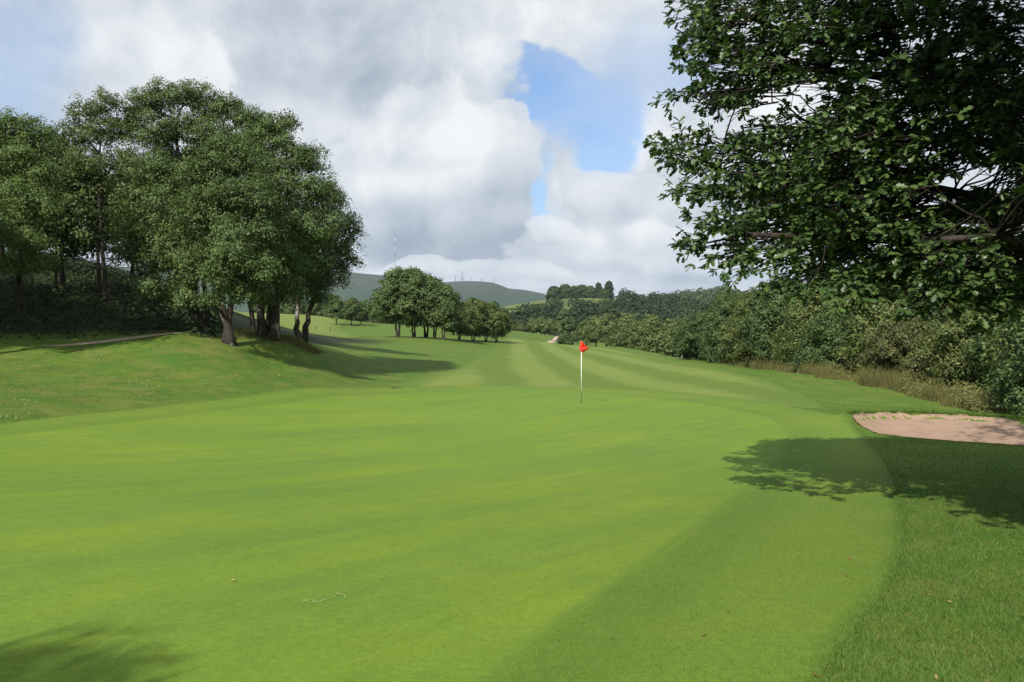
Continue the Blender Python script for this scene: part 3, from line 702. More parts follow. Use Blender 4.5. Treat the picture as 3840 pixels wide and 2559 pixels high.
# ---- trees shared as copies: lobed crowns on a short trunk, and bushes clothed to the ground
def gen_lobes(rng, H, R, z0, n, top=0.9):
    L = [(0, 0, z0 + (H - z0) * .55, R * .55, R * .55, (H - z0) * .42)]
    for i in range(n):
        t = (i + .5) / n; z = z0 + (H - z0) * (0.12 + .76 * t)
        w = R * (1 - .65 * max(0, t - .35) ** 1.3 / .5) * (.55 + .45 * min(1, t / .25)) * .62
        a = i * 2.4 + rng.uniform(-.5, .5); s = R * rng.uniform(.30, .46) * (1.1 - .35 * t)
        L.append((math.cos(a) * w, math.sin(a) * w, z, s, s, s * rng.uniform(.75, 1)))
    L.append((rng.uniform(-.1, .1) * R, rng.uniform(-.1, .1) * R, H - R * .25, R * .32, R * .32, R * .26))
    return L
def gen_tree(name, seed, H, R, z0, n=14, nstem=1, r0=.2, **kw):
    rng = np.random.default_rng(seed)
    st = []
    for k in range(nstem):
        a = k * 2 * math.pi / nstem + seed; s = 0 if nstem == 1 else .25
        st.append(([(math.cos(a) * s * .3, math.sin(a) * s * .3, -.15), (math.cos(a) * s, math.sin(a) * s, z0 * .8), (math.cos(a) * s * 3 + rng.normal(0, .1) * R, math.sin(a) * s * 3, H * .72)], r0 / (1 + .3 * (nstem - 1))))
    return tree_meshes(name, st, gen_lobes(rng, H, R, z0, n), seed, r0=r0, **kw)
shade = gen_tree('shade_tree', 31, 11.5, 4.6, 2.6, 18, 1, .25, leaf=.24, clump=.6, per=26, dens=3.4, leafm='leaf_birch', twigs=60)
high = gen_tree('high_tree', 32, 14.5, 3.9, 6.0, 18, 1, .28, leaf=.28, clump=.6, per=26, dens=3.6, leafm='leaf_birch', twigs=40)
for i, (x, y, s, m, lb) in enumerate([(-23.4, 28.1, 1.0, high, 'tall leafy tree left of the frame, shading the path'), (-28.6, 26.3, 1.0, high, 'tall tree out of frame left, nearest end of the wood'), (-33.5, 27.5, 1.1, shade, 'leafy tree out of frame left, second row of the wood'), (-29.6, 33.0, 1.0, shade, 'leafy tree just left of the frame above the path'),
                                      (-38, 36, 1.2, shade, 'big leafy tree out of frame left, rear row of the wood'), (-31, 41, .78, shade, 'leafy tree at left frame edge, behind the slender birch'),
                                      (-26.5, 47, .80, shade, 'tree at the back of the wood behind the pale twin trunks'), (-20.5, 51, .95, shade, 'tree at the back of the wood behind the tallest birch'), (-34, 53, .85, shade, 'rearmost tree of the wood at the far left'), (-16.5, 56, .8, shade, 'small tree behind the mound, seen between the thick trunks'),
                                      (-24, 57, .85, shade, 'rearmost tree of the wood, behind its middle'), (-29.5, 62, .8, shade, 'tree at the top of the wooded bank, far back')]):
    put_tree('woodland_tree', lb, (x, y, gz(x, y) - .05), *m, WG, i * 1.3, s)
# the tree behind the photographer whose shadow tip reaches the green
put_tree('woodland_tree', 'tree behind the viewer whose shadow tip falls bottom left', (-6.3, -5.65, gz(-6.3, -5.65)), *shade, 'trees behind the viewer', 2.2, (.60, .60, .66))

# ---- the two clumps out on the far fairway
mid1 = gen_tree('parkland_birch', 41, 10.0, 4.3, 1.7, 17, 2, .30, leaf=.27, clump=.5, per=24, dens=3.2, twigs=30)
mid2 = gen_tree('parkland_birch', 42, 9.0, 3.7, 1.5, 15, 3, .24, leaf=.27, clump=.5, per=24, dens=3.2, twigs=30)
mid3 = gen_tree('low_birch', 43, 6.6, 3.5, .9, 14, 3, .20, leaf=.27, clump=.5, per=24, dens=3.2, leafm='leaf_olive', twigs=30)
def on(px, d, k=0.0):
    x = (px - CX) / F * d; return (x, d, gz(x, d) - k)
MC = 'trees out on the open grass'
_o = 'first second third fourth fifth sixth seventh eighth ninth tenth eleventh twelfth thirteenth fourteenth fifteenth sixteenth seventeenth eighteenth nineteenth twentieth'.split()
def nth(k): return _o[k] if k < 20 else 'twenty-' + _o[k - 20]
mids = [('leftmost of the tall birch clump on the far fairway', mid1, 1492, 115, 1.02, .3, None), ('thick forked birch second from left in the tall clump', mid2, 1552, 116, 1.15, 1.1, None),
        ('slim birch in the middle of the tall clump', mid1, 1598, 120, .98, 2.6, None), ('leaning birch right of centre in the tall clump', mid2, 1630, 117, .98, 4.0, None), ('rightmost birch of the tall clump, pale double stem', mid2, 1664, 116, .92, 5.2, None),
        ('olive birch at left of the low clump on the fairway', mid3, 1722, 128, .95, .5, 1), ('many-stemmed olive birch in the middle of the low clump', mid3, 1775, 132, 1.1, 2.0, 1), ('round birch right of centre in the low clump', mid3, 1822, 134, 1.02, 3.3, 1), ('dark birch at right end of the low clump', mid3, 1862, 136, .90, 4.4, 2),
        ('small birch standing behind the low clump, seen at its left', mid3, 1700, 158, .9, 1.4, None)]
for i, (lb, (tm, cm), px, d, s, rz, v) in enumerate(mids):
    t = put_tree('birch_tree', lb, on(px, d, .05), tm, cm, MC, rz, s)
# ---- trees at far end of the left fairway and the treeline behind it
far1 = gen_tree('far_tree', 51, 9.5, 3.8, 2.2, 13, 1, .28, leaf=.55, clump=.85, per=20, dens=3.4, nb=5, twigs=0, leafm='leaf_birch', sides=5)
far2 = gen_tree('far_tree', 52, 12.0, 4.6, 1.8, 15, 1, .30, leaf=.6, clump=.9, per=20, dens=3.4, nb=5, twigs=0, leafm='leaf_dark', sides=5)
far4 = gen_tree('far_tree', 55, 9.0, 4.2, 1.2, 14, 2, .24, leaf=.55, clump=.85, per=20, dens=3.4, nb=5, twigs=0, leafm='leaf_light', sides=5)
far3 = gen_tree('far_bush', 53, 6.0, 3.6, .3, 13, 2, .2, leaf=.5, clump=.8, per=20, dens=3.4, nb=5, twigs=0, leafm='leaf_olive', sides=5, low=1.0)
rng = np.random.default_rng(77)
for px, d, s, lb in [(1262, 175, .62, 'small pale tree at left of the trio under the dome edge'), (1318, 182, .66, 'yellowish tree in the middle of the trio under the dome edge'), (1352, 190, .58, 'small tree at right of the trio under the dome edge'), (1180, 230, .6, 'small tree seen just right of the forked birch'), (1400, 215, .62, 'small tree half behind the tall clump')]:
    put_tree('far_tree', lb, on(px, d, .05), far1[0], far1[1], 'small trees on the left fairway', rng.uniform(0, 6), s)
for k, px in enumerate(np.linspace(960, 1900, 24)):
    d = 292 + rng.uniform(-12, 26) + 30 * (px - 960) / 940; m = far2 if k % 3 else far1
    put_tree('boundary_tree', nth(k) + ' tree from the left in the dark boundary row behind the left fairway', on(px + rng.uniform(-12, 12), d, .1), *m, 'boundary trees behind the left fairway', rng.uniform(0, 6), rng.uniform(.7, 1.0))
# ---- trees either side of the far path
for px, d, s, m, lb in [(2000, 350, .78, far4, 'pale birch at left end of the grove by the far path'), (2030, 352, .85, far4, 'second tree of the grove by the far path'), (2062, 354, .82, far4, 'third tree of the grove by the far path'), (2084, 356, .78, far4, 'right-hand tree of the grove by the far path'),
                        (1925, 340, .5, far3, 'light green bush left of the far grove'), (1955, 345, .62, far3, 'yellow-green bush beside the far grove'), (2112, 372, 1.05, far2, 'tall dark tree right of the far grove'), (2136, 380, .95, far2, 'dark tree behind the round bush'),
                        (2150, 330, .72, far3, 'pale young trees patch right of the round bush'), (2180, 320, .62, far1, 'small tree behind the flag'), (2215, 300, .62, far1, 'small light tree right of the flag')]:
    put_tree('tree' if m is not far3 else 'bush', lb, on(px, d, .1), *m, 'trees round the far path', rng.uniform(0, 6), s)
put_tree('round_bush', 'round dark bush beside the far path, left of the flag', on(2120, 228, .1), *gen_tree('round_bush', 54, 3.9, 2.7, .1, 12, 2, .12, leaf=.32, clump=.5, per=22, dens=3.4, twigs=0, leafm='leaf_dark', sides=5, low=1.0), None, 0, 1.0)
# ---- belt of mixed trees right of the flag
belt = [(2200, 268, 1.0, far1, 'leftmost'), (2235, 262, 1.15, far4, 'second'), (2275, 250, 1.15, far4, 'third'), (2318, 244, 1.0, far3, 'fourth'), (2350, 262, 1.25, far4, 'tallest, fifth'), (2395, 225, 1.35, far3, 'sixth'), (2440, 235, 1.2, far4, 'seventh'),
        (2470, 205, 1.25, far3, 'eighth'), (2520, 205, 1.05, far4, 'ninth'), (2545, 150, .98, far3, 'tenth'), (2590, 180, 1.5, far3, 'eleventh'), (2640, 165, .95, far1, 'rightmost')]
for px, d, s, m, lb in belt:
    put_tree('tree', lb + ' tree of the mixed belt between the flag and the hedge', on(px, d, .15), *m, 'mixed belt right of the flag', rng.uniform(0, 6), s)

# ---- tall hedge down the right-hand side
hb1 = gen_tree('hedge_bush', 61, 5.2, 2.9, .1, 17, 3, .14, leaf=.135, clump=.33, per=30, dens=4.8, leafm='leaf_dark', twigs=40, low=1.0, bark='bark_dark')
hb2 = gen_tree('hedge_bush', 62, 5.8, 2.8, .1, 17, 3, .14, leaf=.125, clump=.33, per=30, dens=4.8, leafm='leaf_hedge', twigs=40, low=1.0, bark='bark_dark')
hb3 = gen_tree('hedge_bush', 63, 4.2, 2.6, .1, 15, 3, .12, leaf=.125, clump=.33, per=30, dens=4.8, leafm='leaf_brown', twigs=40, low=1.0, bark='bark_dark')
HG = 'trees of the right-hand hedge'
hedge = [(20.6, 88, 1.22, hb1, 'dark bushy tree at the far end of the hedge'), (21.2, 78, 1.27, hb1, 'dark dense tree second from far end of the hedge'), (21.6, 70, 1.24, hb2, 'mid green tree third from far end of the hedge'),
         (20.9, 62.5, 1.19, hb1, 'dark glossy tree fourth from far end of the hedge'), (22.0, 56, 1.30, hb2, 'tree with an upright tuft on top, middle of the hedge'), (20.8, 50.5, 1.04, hb1, 'low dark bush at front of the hedge middle'),
         (21.8, 45.5, 1.15, hb2, 'yellow-green tree behind the rushes in the hedge'), (20.2, 41, 0.90, hb3, 'grey-green low bush above the far rushes'), (21.4, 36.5, 1.13, hb3, 'brownish tree in the near half of the hedge'), (20.2, 33.5, 1.04, hb2, 'green bush above the brown rushes'),
         (20.6, 29.5, 1.11, hb1, 'dark bush behind the pale weeds near the bunker'), (18.9, 26.6, 0.99, hb2, 'leafy bush at right edge behind the bunker'), (17.3, 24.6, 0.81, hb1, 'darkest low bush at the right edge beside the bunker'), (21.6, 24.5, 1.30, hb3, 'rusty-leaved tree at the right edge of the hedge')]
for k, (x, y, s, m, lb) in enumerate(hedge):
    put_tree('hedge_tree', lb, (x, y, gz(x, y) - .05), *m, HG, 1.7 * k, (s, s * (1.1 - .2 * (k % 2)), s * (.86, 1.12, 1.0, 1.18, .92)[k % 5]))
for k in range(12):
    y = 26 + k * 6.2; x = 25.5 + rng.uniform(-1, 1.5) + .02 * y
    put_tree('hedge_tree', nth(k) + ' tree from the near end in the back row of the hedge', (x, y, gz(x, y) - .05), *(hb1, hb2, hb3)[k % 3], 'back row of the hedge', rng.uniform(0, 6), rng.uniform(1.25, 1.55))

# ---- woods that read as one mass
def wood(name, label, spots, leafm, per, leaf, seed):
    rng = np.random.default_rng(seed); C, Nn, S = [], [], []
    for x, y, R, H in spots:
        z = gz(x, y); k = per
        u = nrm(rng.normal(0, 1, (k, 3))); u[:, 2] = np.abs(u[:, 2]) * 1.1 - .25; u = nrm(u)
        b = 1 + .22 * np.sin(u[:, 0] * 5 + x) * np.cos(u[:, 1] * 6 + y) + rng.normal(0, .07, k)
        C.append(np.array([x, y, z + H * .5]) + u * np.c_[b * R, b * R, b * H * .52]); Nn.append(u)
    C, Nn = np.concatenate(C), np.concatenate(Nn)
    v, f = leaf_quads(C, Nn * 1.6, leaf, rng, aspect=.8)
    return tag(link(name, mesh_np(name, v, f, M[leafm])), label, 'wood', kind='stuff')
rng = np.random.default_rng(8)
sp = []
for k in range(330):
    d = rng.uniform(430, 930); px = rng.uniform(1560, 2950)
    if d > 640 and px < 1960 and px > 1800: continue
    if d > 780 and px < 2330: continue
    sp.append(((px - CX) / F * d, d, rng.uniform(5, 9), rng.uniform(11, 17)))
for k in range(60):
    d = rng.uniform(420, 640); px = rng.uniform(1000, 1560); sp.append(((px - CX) / F * d, d, rng.uniform(5, 8), rng.uniform(9, 14)))
wood('hillside_wood', 'dark woodland covering the hillside behind the belt of trees', sp, 'leaf_far', 175, 2.2, 3)
sp = []
for k in range(230):
    d = rng.uniform(1080, 1680); px = rng.uniform(2330, 3300); sp.append(((px - CX) / F * d, d, rng.uniform(9, 15), rng.uniform(14, 21)))
wood('ridge_wood', 'lighter wooded ridge on the skyline right of the flag', sp, 'leaf_ridge', 120, 4.6, 4)
sp = []
for k in range(420):
    d = rng.uniform(2450, 3300); px = rng.uniform(1300, 2150); sp.append(((px - CX) / F * d, d, rng.uniform(16, 30), rng.uniform(14, 22)))
wood('plantation', 'dark conifer plantation low on the moor side', sp, 'leaf_far', 40, 12.0, 5)
# clump on the hilltop: trees one can tell apart on the skyline
hill1 = gen_tree('hilltop_tree', 71, 18, 8.5, 2.0, 13, 1, .5, leaf=1.7, clump=2.0, per=20, dens=3.2, nb=5, twigs=0, leafm='leaf_ridge', sides=5, low=1.0)
hill2 = gen_tree('hilltop_tree', 72, 20, 4.5, 2.0, 12, 1, .5, leaf=1.6, clump=1.5, per=20, dens=3.2, nb=5, twigs=0, leafm='leaf_far', sides=5, low=1.0)
for px, d, s, m, lb in [(2078, 985, .95, hill1, 'rounded tree at the left end of the hilltop clump'), (2118, 992, 1.05, hill1, 'large rounded tree second from left on the hilltop'), (2150, 985, .92, hill1, 'third tree of the hilltop clump'), (2182, 990, .98, hill1, 'middle tree of the hilltop clump'), (2212, 985, .9, hill1, 'fifth tree of the hilltop clump'),
                        (2246, 992, 1.0, hill2, 'narrow tree poking up right of the hilltop clump'), (2282, 985, 1.1, hill2, 'tall narrow tree at right end of the hilltop clump'), (2264, 975, .72, hill1, 'low tree between the two narrow hilltop trees')]:
    put_tree('hilltop_tree', lb, on(px, d, 3.0), *m, 'hilltop clump', px, (s * 1.25, s * 1.25, s * 1.1))
# ------------------------------------------------------------------ oak overhanging from the right
def oak_leaf_template():
    half = [(0.0, 0.012), (0.20, 0.17), (0.32, 0.09), (0.49, 0.26), (0.61, 0.14), (0.78, 0.28), (0.95, 0.13)]
    fold, V, faces = .30, [(0, t, -.14 * t * t) for t in (0, .5, 1.0)], []
    for s in (1, -1):
        idx = []
        for t, w in half: V.append((s * w, t, fold * w - .14 * t * t)); idx.append(len(V) - 1)
        a, b = [0, *idx[:4], 1], [1, *idx[3:], 2]
        faces += [a[::-1], b[::-1]] if s > 0 else [a, b]
    return np.array(V, float), np.array([f for f in faces])
OLV, OLF = oak_leaf_template()
def place_leaves(pos_, dirs, ups, size):
    t = nrm(dirs); u = nrm(ups - t * (ups * t).sum(1, keepdims=True)); b = np.cross(t, u)
    Rm = np.stack([b, t, u], 2)                             # columns: across, along, up
    V = np.einsum('nij,vj->nvi', Rm * size[:, None, None], OLV) + pos_[:, None]
    n, k = len(pos_), len(OLV)
    Fc = (OLF[None] + (np.arange(n) * k)[:, None, None]).reshape(-1, OLF.shape[1])
    return V.reshape(-1, 3), Fc, Rm
rng = np.random.default_rng(2024)
M['bark_oak'] = bark_mat('oak_bark', (0.020, 0.017, 0.014), (0.055, 0.047, 0.038), 0.4)
def shades_sand(q):
    """the sun still reaches the bunker, so no bough stands in that line"""
    h = q[2] + .9; x, y = q[0] + h * math.tan(math.pi / 2 - SUN_EL) * math.sin(SUN_AZ), q[1] + h * math.tan(math.pi / 2 - SUN_EL) * math.cos(SUN_AZ)
    return y > 16.5 and x / y < .585
OB = np.array([8.2, 9.2, gz(8.2, 9.2)])
def topx(p): return CX + F * p[..., 0] / p[..., 1], HY - F * (p[..., 2] - CAMZ) / p[..., 1]
# left outline of the foliage in the view, from top to bottom
edge = np.array([(-400, 2680), (0, 2680), (60, 2640), (120, 2650), (200, 2690), (260, 2640), (310, 2680), (360, 2680), (390, 2740), (415, 2880), (440, 3010), (462, 2900), (490, 2820), (530, 2760), (570, 2700), (620, 2710), (680, 2720), (740, 2740), (800, 2770), (860, 2770), (900, 2770), (950, 2810), (990, 2900), (1030, 2990), (1070, 3060), (1090, 3200), (1110, 3450), (1130, 3840), (1190, 5000)], float)
holes = [(2960, 395, 125, 75), (3040, 330, 80, 40), (3560, 700, 85, 42), (3680, 650, 100, 30), (3480, 560, 40, 25), (3330, 730, 40, 22), (3300, 300, 30, 40), (3420, 160, 45, 20), (3700, 540, 30, 50), (3620, 620, 60, 30), (3760, 690, 70, 26), (3480, 760, 60, 22), (3150, 250, 40, 22), (3600, 230, 26, 40), (3760, 320, 30, 26), (3240, 560, 30, 18), (3400, 420, 26, 26), (3640, 830, 60, 18), (3300, 900, 40, 16)]
def allowed(p, slack=0.0):
    px, py = topx(p); ok = p[..., 1] > 1.0
    inview = (px < 3900) & (px > -200) & (py > -300) & (py < 2700)
    lim = np.interp(py, edge[:, 0], edge[:, 1])
    good = (px > lim + slack) & (py < 1120 - slack * .6)
    for hx, hy, rx, ry in holes: good &= ((px - hx) / rx) ** 2 + ((py - hy) / ry) ** 2 > 1
    return np.where(inview, good, True) & ok
C0 = np.array([7.0, 8.0, 5.6]); RAD = np.array([5.4, 5.2, 4.6])
sprays = []                                                # (base, tip): first the fingers that stand out against the sky
for px, py, d, qx, qy in [(2530, 75, 8.2, 2720, 60), (2590, 15, 8.0, 2760, 40), (2560, 130, 8.2, 2740, 140), (2535, 255, 8.2, 2720, 225), (2560, 200, 8.0, 2730, 190), (2530, 350, 8.3, 2740, 290), (2580, 330, 8.1, 2760, 270), (2655, 405, 8.0, 2800, 330), (2720, 390, 7.9, 2860, 310),
                          (2462, 548, 8.2, 2640, 600), (2480, 570, 8.1, 2650, 600), (2550, 525, 8.0, 2720, 580), (2640, 515, 7.9, 2780, 570), (2535, 605, 8.1, 2700, 620), (2600, 640, 8.0, 2740, 650), (2530, 715, 7.6, 2720, 690), (2560, 700, 7.6, 2740, 700), (2610, 735, 7.5, 2760, 720),
                          (2640, 825, 7.0, 2800, 830), (2660, 850, 7.0, 2820, 860), (2578, 900, 7.2, 2770, 900), (2600, 930, 7.2, 2790, 915), (2660, 975, 7.1, 2830, 930), (2730, 985, 7.0, 2880, 930), (2785, 1020, 6.8, 2930, 950), (2900, 960, 6.8, 3000, 900), (2990, 1060, 6.6, 3080, 1000), (3060, 1085, 6.4, 3160, 1010),
                          (2840, 450, 7.9, 2960, 520), (2930, 420, 8.0, 3060, 500), (3290, 1120, 6.8, 3340, 1040), (3480, 1140, 6.4, 3520, 1060), (3570, 1160, 6.6, 3600, 1070), (3720, 1160, 6.8, 3740, 1080), (3180, 1100, 6.8, 3240, 1030)]:
    for e in range(2):
        tip = np.array(P(px + e * rng.uniform(0, 40), py + e * rng.uniform(-22, 22), d)); inn = np.array(P(qx, qy, d + .25 + .15 * e))
        sprays.append((inn, tip))
n_man = len(sprays)
n_vis = 0
while n_vis < 1330:                                        # boughs the photograph looks into
    px, py, d = rng.uniform(2560, 3900), rng.uniform(-130, 1110), rng.uniform(6.4, 11.5)
    q = np.array(P(px, py, d))
    if (((q - C0) / RAD) ** 2).sum() > 1.05 or q[2] < 1.9 or not allowed(q[None])[0] or shades_sand(q): continue
    if d < 7.2 and px < 3100: continue
    o = nrm(np.array([q[0] - OB[0], q[1] - OB[1], (q[2] - 4.0) * .5]) + rng.normal(0, .8, 3)); L = rng.uniform(.40, .80); n_vis += 1
    sprays.append((q - o * L * .5, q + o * L * .5 + np.array([0, 0, -.12])))
rest = []
while len(rest) < 1650:                                    # the crown beyond the frame, which casts the shadow
    cc_, rr_ = [(C0, RAD), (np.array([4.6, 5.0, 7.2]), np.array([3.0, 3.2, 2.8])), (np.array([5.4, 5.2, 3.8]), np.array([2.0, 2.0, 1.8])), (np.array([3.9, 4.4, 3.2]), np.array([1.0, .9, .8])), (np.array([4.3, 4.9, 6.2]), np.array([2.3, 2.3, 1.9]))][rng.choice(5, p=[.26, .20, .14, .07, .33])]
    u = nrm(rng.normal(0, 1, 3)); q = cc_ + u * rr_ * rng.uniform(.1, 1.0) ** .4
    px, py = topx(q)
    if q[2] < 1.95 or (2450 < px < 4080 and -250 < py < 1350) or not allowed(q[None])[0] or (q[1] < 1.2): continue
    if (px < 4080 and py > -260) or shades_sand(q): continue
    o = nrm(np.array([q[0] - OB[0], q[1] - OB[1], (q[2] - 4.0) * .5]) + rng.normal(0, .8, 3)); L = rng.uniform(.5, .9)
    rest.append((q - o * L * .5, q + o * L * .5 + np.array([0, 0, -.12])))
lp, ld, lu, ls, tw, man = [], [], [], [], [], []
for si, (a, b) in enumerate(sprays):
    ax = b - a; L = np.linalg.norm(ax); ax = ax / L
    side = nrm(np.cross(ax, (0, 0, 1))); tw.append((bend(a, b, 4, .02, rng), np.linspace(.011, .004, 4)))
    for k in range(rng.integers(4, 7) + 2 * (si < n_man)):
        t = rng.uniform(.15, 1) if k else 1.0; s = rng.choice([-1, 1])
        c0 = a + ax * L * t
        c = c0 + (side * s * rng.uniform(.08, .24) + ax * .10 + np.array([0, 0, rng.normal(.01, .06)])) * (0 if t == 1.0 else 1)
        if t < 1 and rng.random() < .5: tw.append((np.array([c0, (c0 + c) / 2 + (0, 0, .01), c]), np.array([.005, .004, .003])))
        m = rng.integers(5, 9); th = rng.uniform(0, 6.28) + np.arange(m) * 2.4
        fwd = nrm(c - c0 + ax * .15); s2 = nrm(np.cross(fwd, (0, 0, 1.))); up2 = np.cross(s2, fwd)
        dr = fwd[None] * rng.uniform(.2, 1.0, (m, 1)) + np.cos(th)[:, None] * s2[None] * .95 + np.sin(th)[:, None] * up2[None] * .45
        dr[:, 2] -= .12
        man.append(np.full(m, si < n_man)); lp.append(c[None] + rng.normal(0, .012, (m, 3))); ld.append(dr)
        lu.append(np.array([[-.12, -.25, 1.0]]) + rng.normal(0, .42, (m, 3))); ls.append(rng.uniform(.064, .104, m))
lp, ld, lu, ls = map(np.concatenate, (lp, ld, lu, ls))
ok = allowed(lp, -50) | np.concatenate(man); lp, ld, lu, ls = lp[ok], ld[ok], lu[ok], ls[ok]
oak = thing('oak_tree', 'dark lobed-leaf oak overhanging the right of the view, trunk out of frame', 'tree', OB)
# limbs
limbs = []
tr = [OB + (0, 0, -.2), OB + (-.05, 0, 1.0), OB + (-.1, -.05, 2.4), OB + (.05, 0, 3.8), OB + (.1, .1, 5.2), OB + (.1, .1, 6.4)]
limbs.append((np.array(tr), np.array([.46, .36, .32, .26, .18, .08])))
node = [np.array(tr[2:])]
for tgt, z0, r in [(P(2700, 640, 8.0), 2.6, .11), (P(2780, 880, 7.3), 2.4, .10), (P(2850, 260, 8.0), 3.2, .11), (P(2800, 60, 8.0), 3.8, .10), (P(3350, 780, 7.4), 2.4, .09), (P(3100, 480, 8.4), 3.0, .10), (P(3500, 900, 6.2), 2.2, .08), (P(3300, -300, 8.5), 4.6, .10),
                   ((4.5, 4.6, 4.2), 2.8, .10), ((7.2, 3.4, 4.0), 2.8, .10), ((10.5, 6, 4.8), 3, .10), ((11.5, 9.5, 5), 3, .1), ((4.6, 6.4, 6.2), 4.0, .08), ((7.5, 5.4, 6.8), 4.4, .08)]:
    a = OB + (0, 0, z0); pth = bend(a, tgt, 9, .07, rng, sag=.25); limbs.append((pth, np.linspace(r, .022, 9))); node.append(pth[2:])
node = np.concatenate(node)
for a, b in sprays[::4] + rest[::4]:
    q = node[np.argmin(np.linalg.norm(node - a, axis=1) + .6 * np.maximum(node[:, 2] - a[2], 0))]
    if np.linalg.norm(q - a) < 1.5:
        tw.append((bend(q, a, 5, .05, rng), np.linspace(.014, .006, 5)))
v, f = tubes(limbs, 9); link('trunk', mesh_np('oak_trunk', v - OB, f, M['bark_oak'], True), oak)
v, f = tubes(tw, 3, False); link('twigs', mesh_np('oak_twigs', v - OB, f, M['bark_oak'], True), oak)
# the 300 leaves that show largest are single leaves, the others one mass
px, py = topx(lp); vis = (px > 2400) & (px < 3840) & (py > 0) & (py < 1300) & (lp[:, 1] > 1)
score = np.where(vis, ls / lp[:, 1], 0); big = np.zeros(len(lp), bool); big[np.argsort(-score)[:300]] = True
V, Fc, _ = place_leaves(lp[~big], ld[~big], lu[~big], ls[~big])
rp = np.concatenate([np.linspace(0, 1, 26)[:, None] * (b - a) + a + rng.normal(0, .13, (26, 3)) for a, b in rest])
rv, rf = leaf_quads(rp, np.tile([0, 0, 1.0], (len(rp), 1)), .165, rng); V, Fc = join([(V, Fc), (rv, rf)])
fo = link('foliage', mesh_np('oak_foliage', V - OB, Fc, M['leaf_oak']), oak); fo['kind'] = 'stuff'
lm = mesh_np('oak_leaf', OLV, OLF, M['leaf_oak'])
_, _, Rm = place_leaves(lp[big], ld[big], lu[big], ls[big])
for q, r_, s_ in zip(lp[big], Rm, ls[big]):
    o = link('leaf', lm, oak)
    mw = Matrix(((*(r_[0] * s_), q[0] - OB[0]), (*(r_[1] * s_), q[1] - OB[1]), (*(r_[2] * s_), q[2] - OB[2]), (0, 0, 0, 1)))
    o.matrix_local = mw
# ------------------------------------------------------------------ flag, marker post, people, masts, litter
M['white'] = flat_mat('white_paint', (0.78, 0.78, 0.74), 0.4, 0.4, .04)
M['black'] = flat_mat('dark_paint', (0.035, 0.045, 0.03), 0.5, 0.3)
M['yellowgreen'] = flat_mat('faded_yellow_paint', (0.55, 0.52, 0.25), 0.5, 0.3)
M['red'] = flat_mat('red_cloth', (0.78, 0.035, 0.02), 0.75, 0.15, .1, 20)
M['steel'] = flat_mat('grey_steel', (0.20, 0.21, 0.23), 0.6, 0.3)
M['paleste'] = flat_mat('pale_steel', (0.40, 0.41, 0.43), 0.6, 0.3)
M['redste'] = flat_mat('dull_mast_paint', (0.16, 0.13, 0.14), 0.6, 0.3)
M['stone'] = flat_mat('pale_stone', (0.40, 0.36, 0.28), 0.9, 0.1, .25, 3)
fx, fy = hit(2180, 1521); fz = gz(fx, fy) + .012
flag = thing('golf_flag', 'red pin flag hanging limp on a white stick in the green', 'golf flag', (fx, fy, fz))
HT = 2.16
v, f = tubes([(np.array([(0, 0, -.10), (0, 0, .48)]), np.array([.0095, .0095]))], 12); link('stick_base', mesh_np('stick_base', v, f, M['black'], True), flag)['label'] = 'dark lower end of the flagstick'
v, f = tubes([(np.array([(0, 0, .48), (0, 0, 1.2), (0, 0, HT)]), np.array([.0115, .0115, .0105]))], 12); link('flagstick', mesh_np('flagstick', v, f, M['white'], True), flag)
# cloth: hangs folded from its top corner, a flap blown to the right
nu, nv = 16, 22; U, Vv = np.meshgrid(np.linspace(0, 1, nu), np.linspace(0, 1, nv), indexing='ij')
wid = np.interp(Vv, [0, .15, .40, .55, .72, 1.0], [.03, .12, .30, .20, .09, .06])
left = np.interp(Vv, [0, .2, .5, .8, 1.0], [.012, .03, .06, .075, .07])
X = -left + U * (wid + left); Y = -.02 + .06 * np.sin(U * 11 + Vv * 6) * (.3 + U) - .03 * Vv; Z = HT + .02 - Vv * .38 - .10 * U * np.sin(Vv * 3.1) * (Vv < 2) + .03 * np.sin(U * 5)
Z = HT + .02 + (Z - HT - .02) * .92; X = X * .9
cv = np.stack([X, Y, Z], -1).reshape(-1, 3); i = np.arange(nu - 1)[:, None] * nv; j = np.arange(nv - 1)[None]
cf = np.stack([i + j, i + j + 1, i + nv + j + 1, i + nv + j], -1).reshape(-1, 4)
fl = link('flag', mesh_np('flag_cloth', cv, cf, M['red'], True), flag)
sm_ = fl.modifiers.new('thick', 'SOLIDIFY'); sm_.thickness = .004
th = np.linspace(0, 2 * np.pi, 25)[:-1]
v = np.r_[np.c_[.054 * np.cos(th), .054 * np.sin(th), np.full(24, .004)], np.c_[.054 * np.cos(th), .054 * np.sin(th), np.full(24, -.1)], np.c_[.058 * np.cos(th), .058 * np.sin(th), np.full(24, .004)]]
k = np.arange(24); k2 = (k + 1) % 24
link('cup', mesh_np('hole_cup', v, [np.stack([k, k2, 24 + k2, 24 + k], -1), np.stack([k, 48 + k, 48 + k2, k2], -1)], M['white'], True), flag)

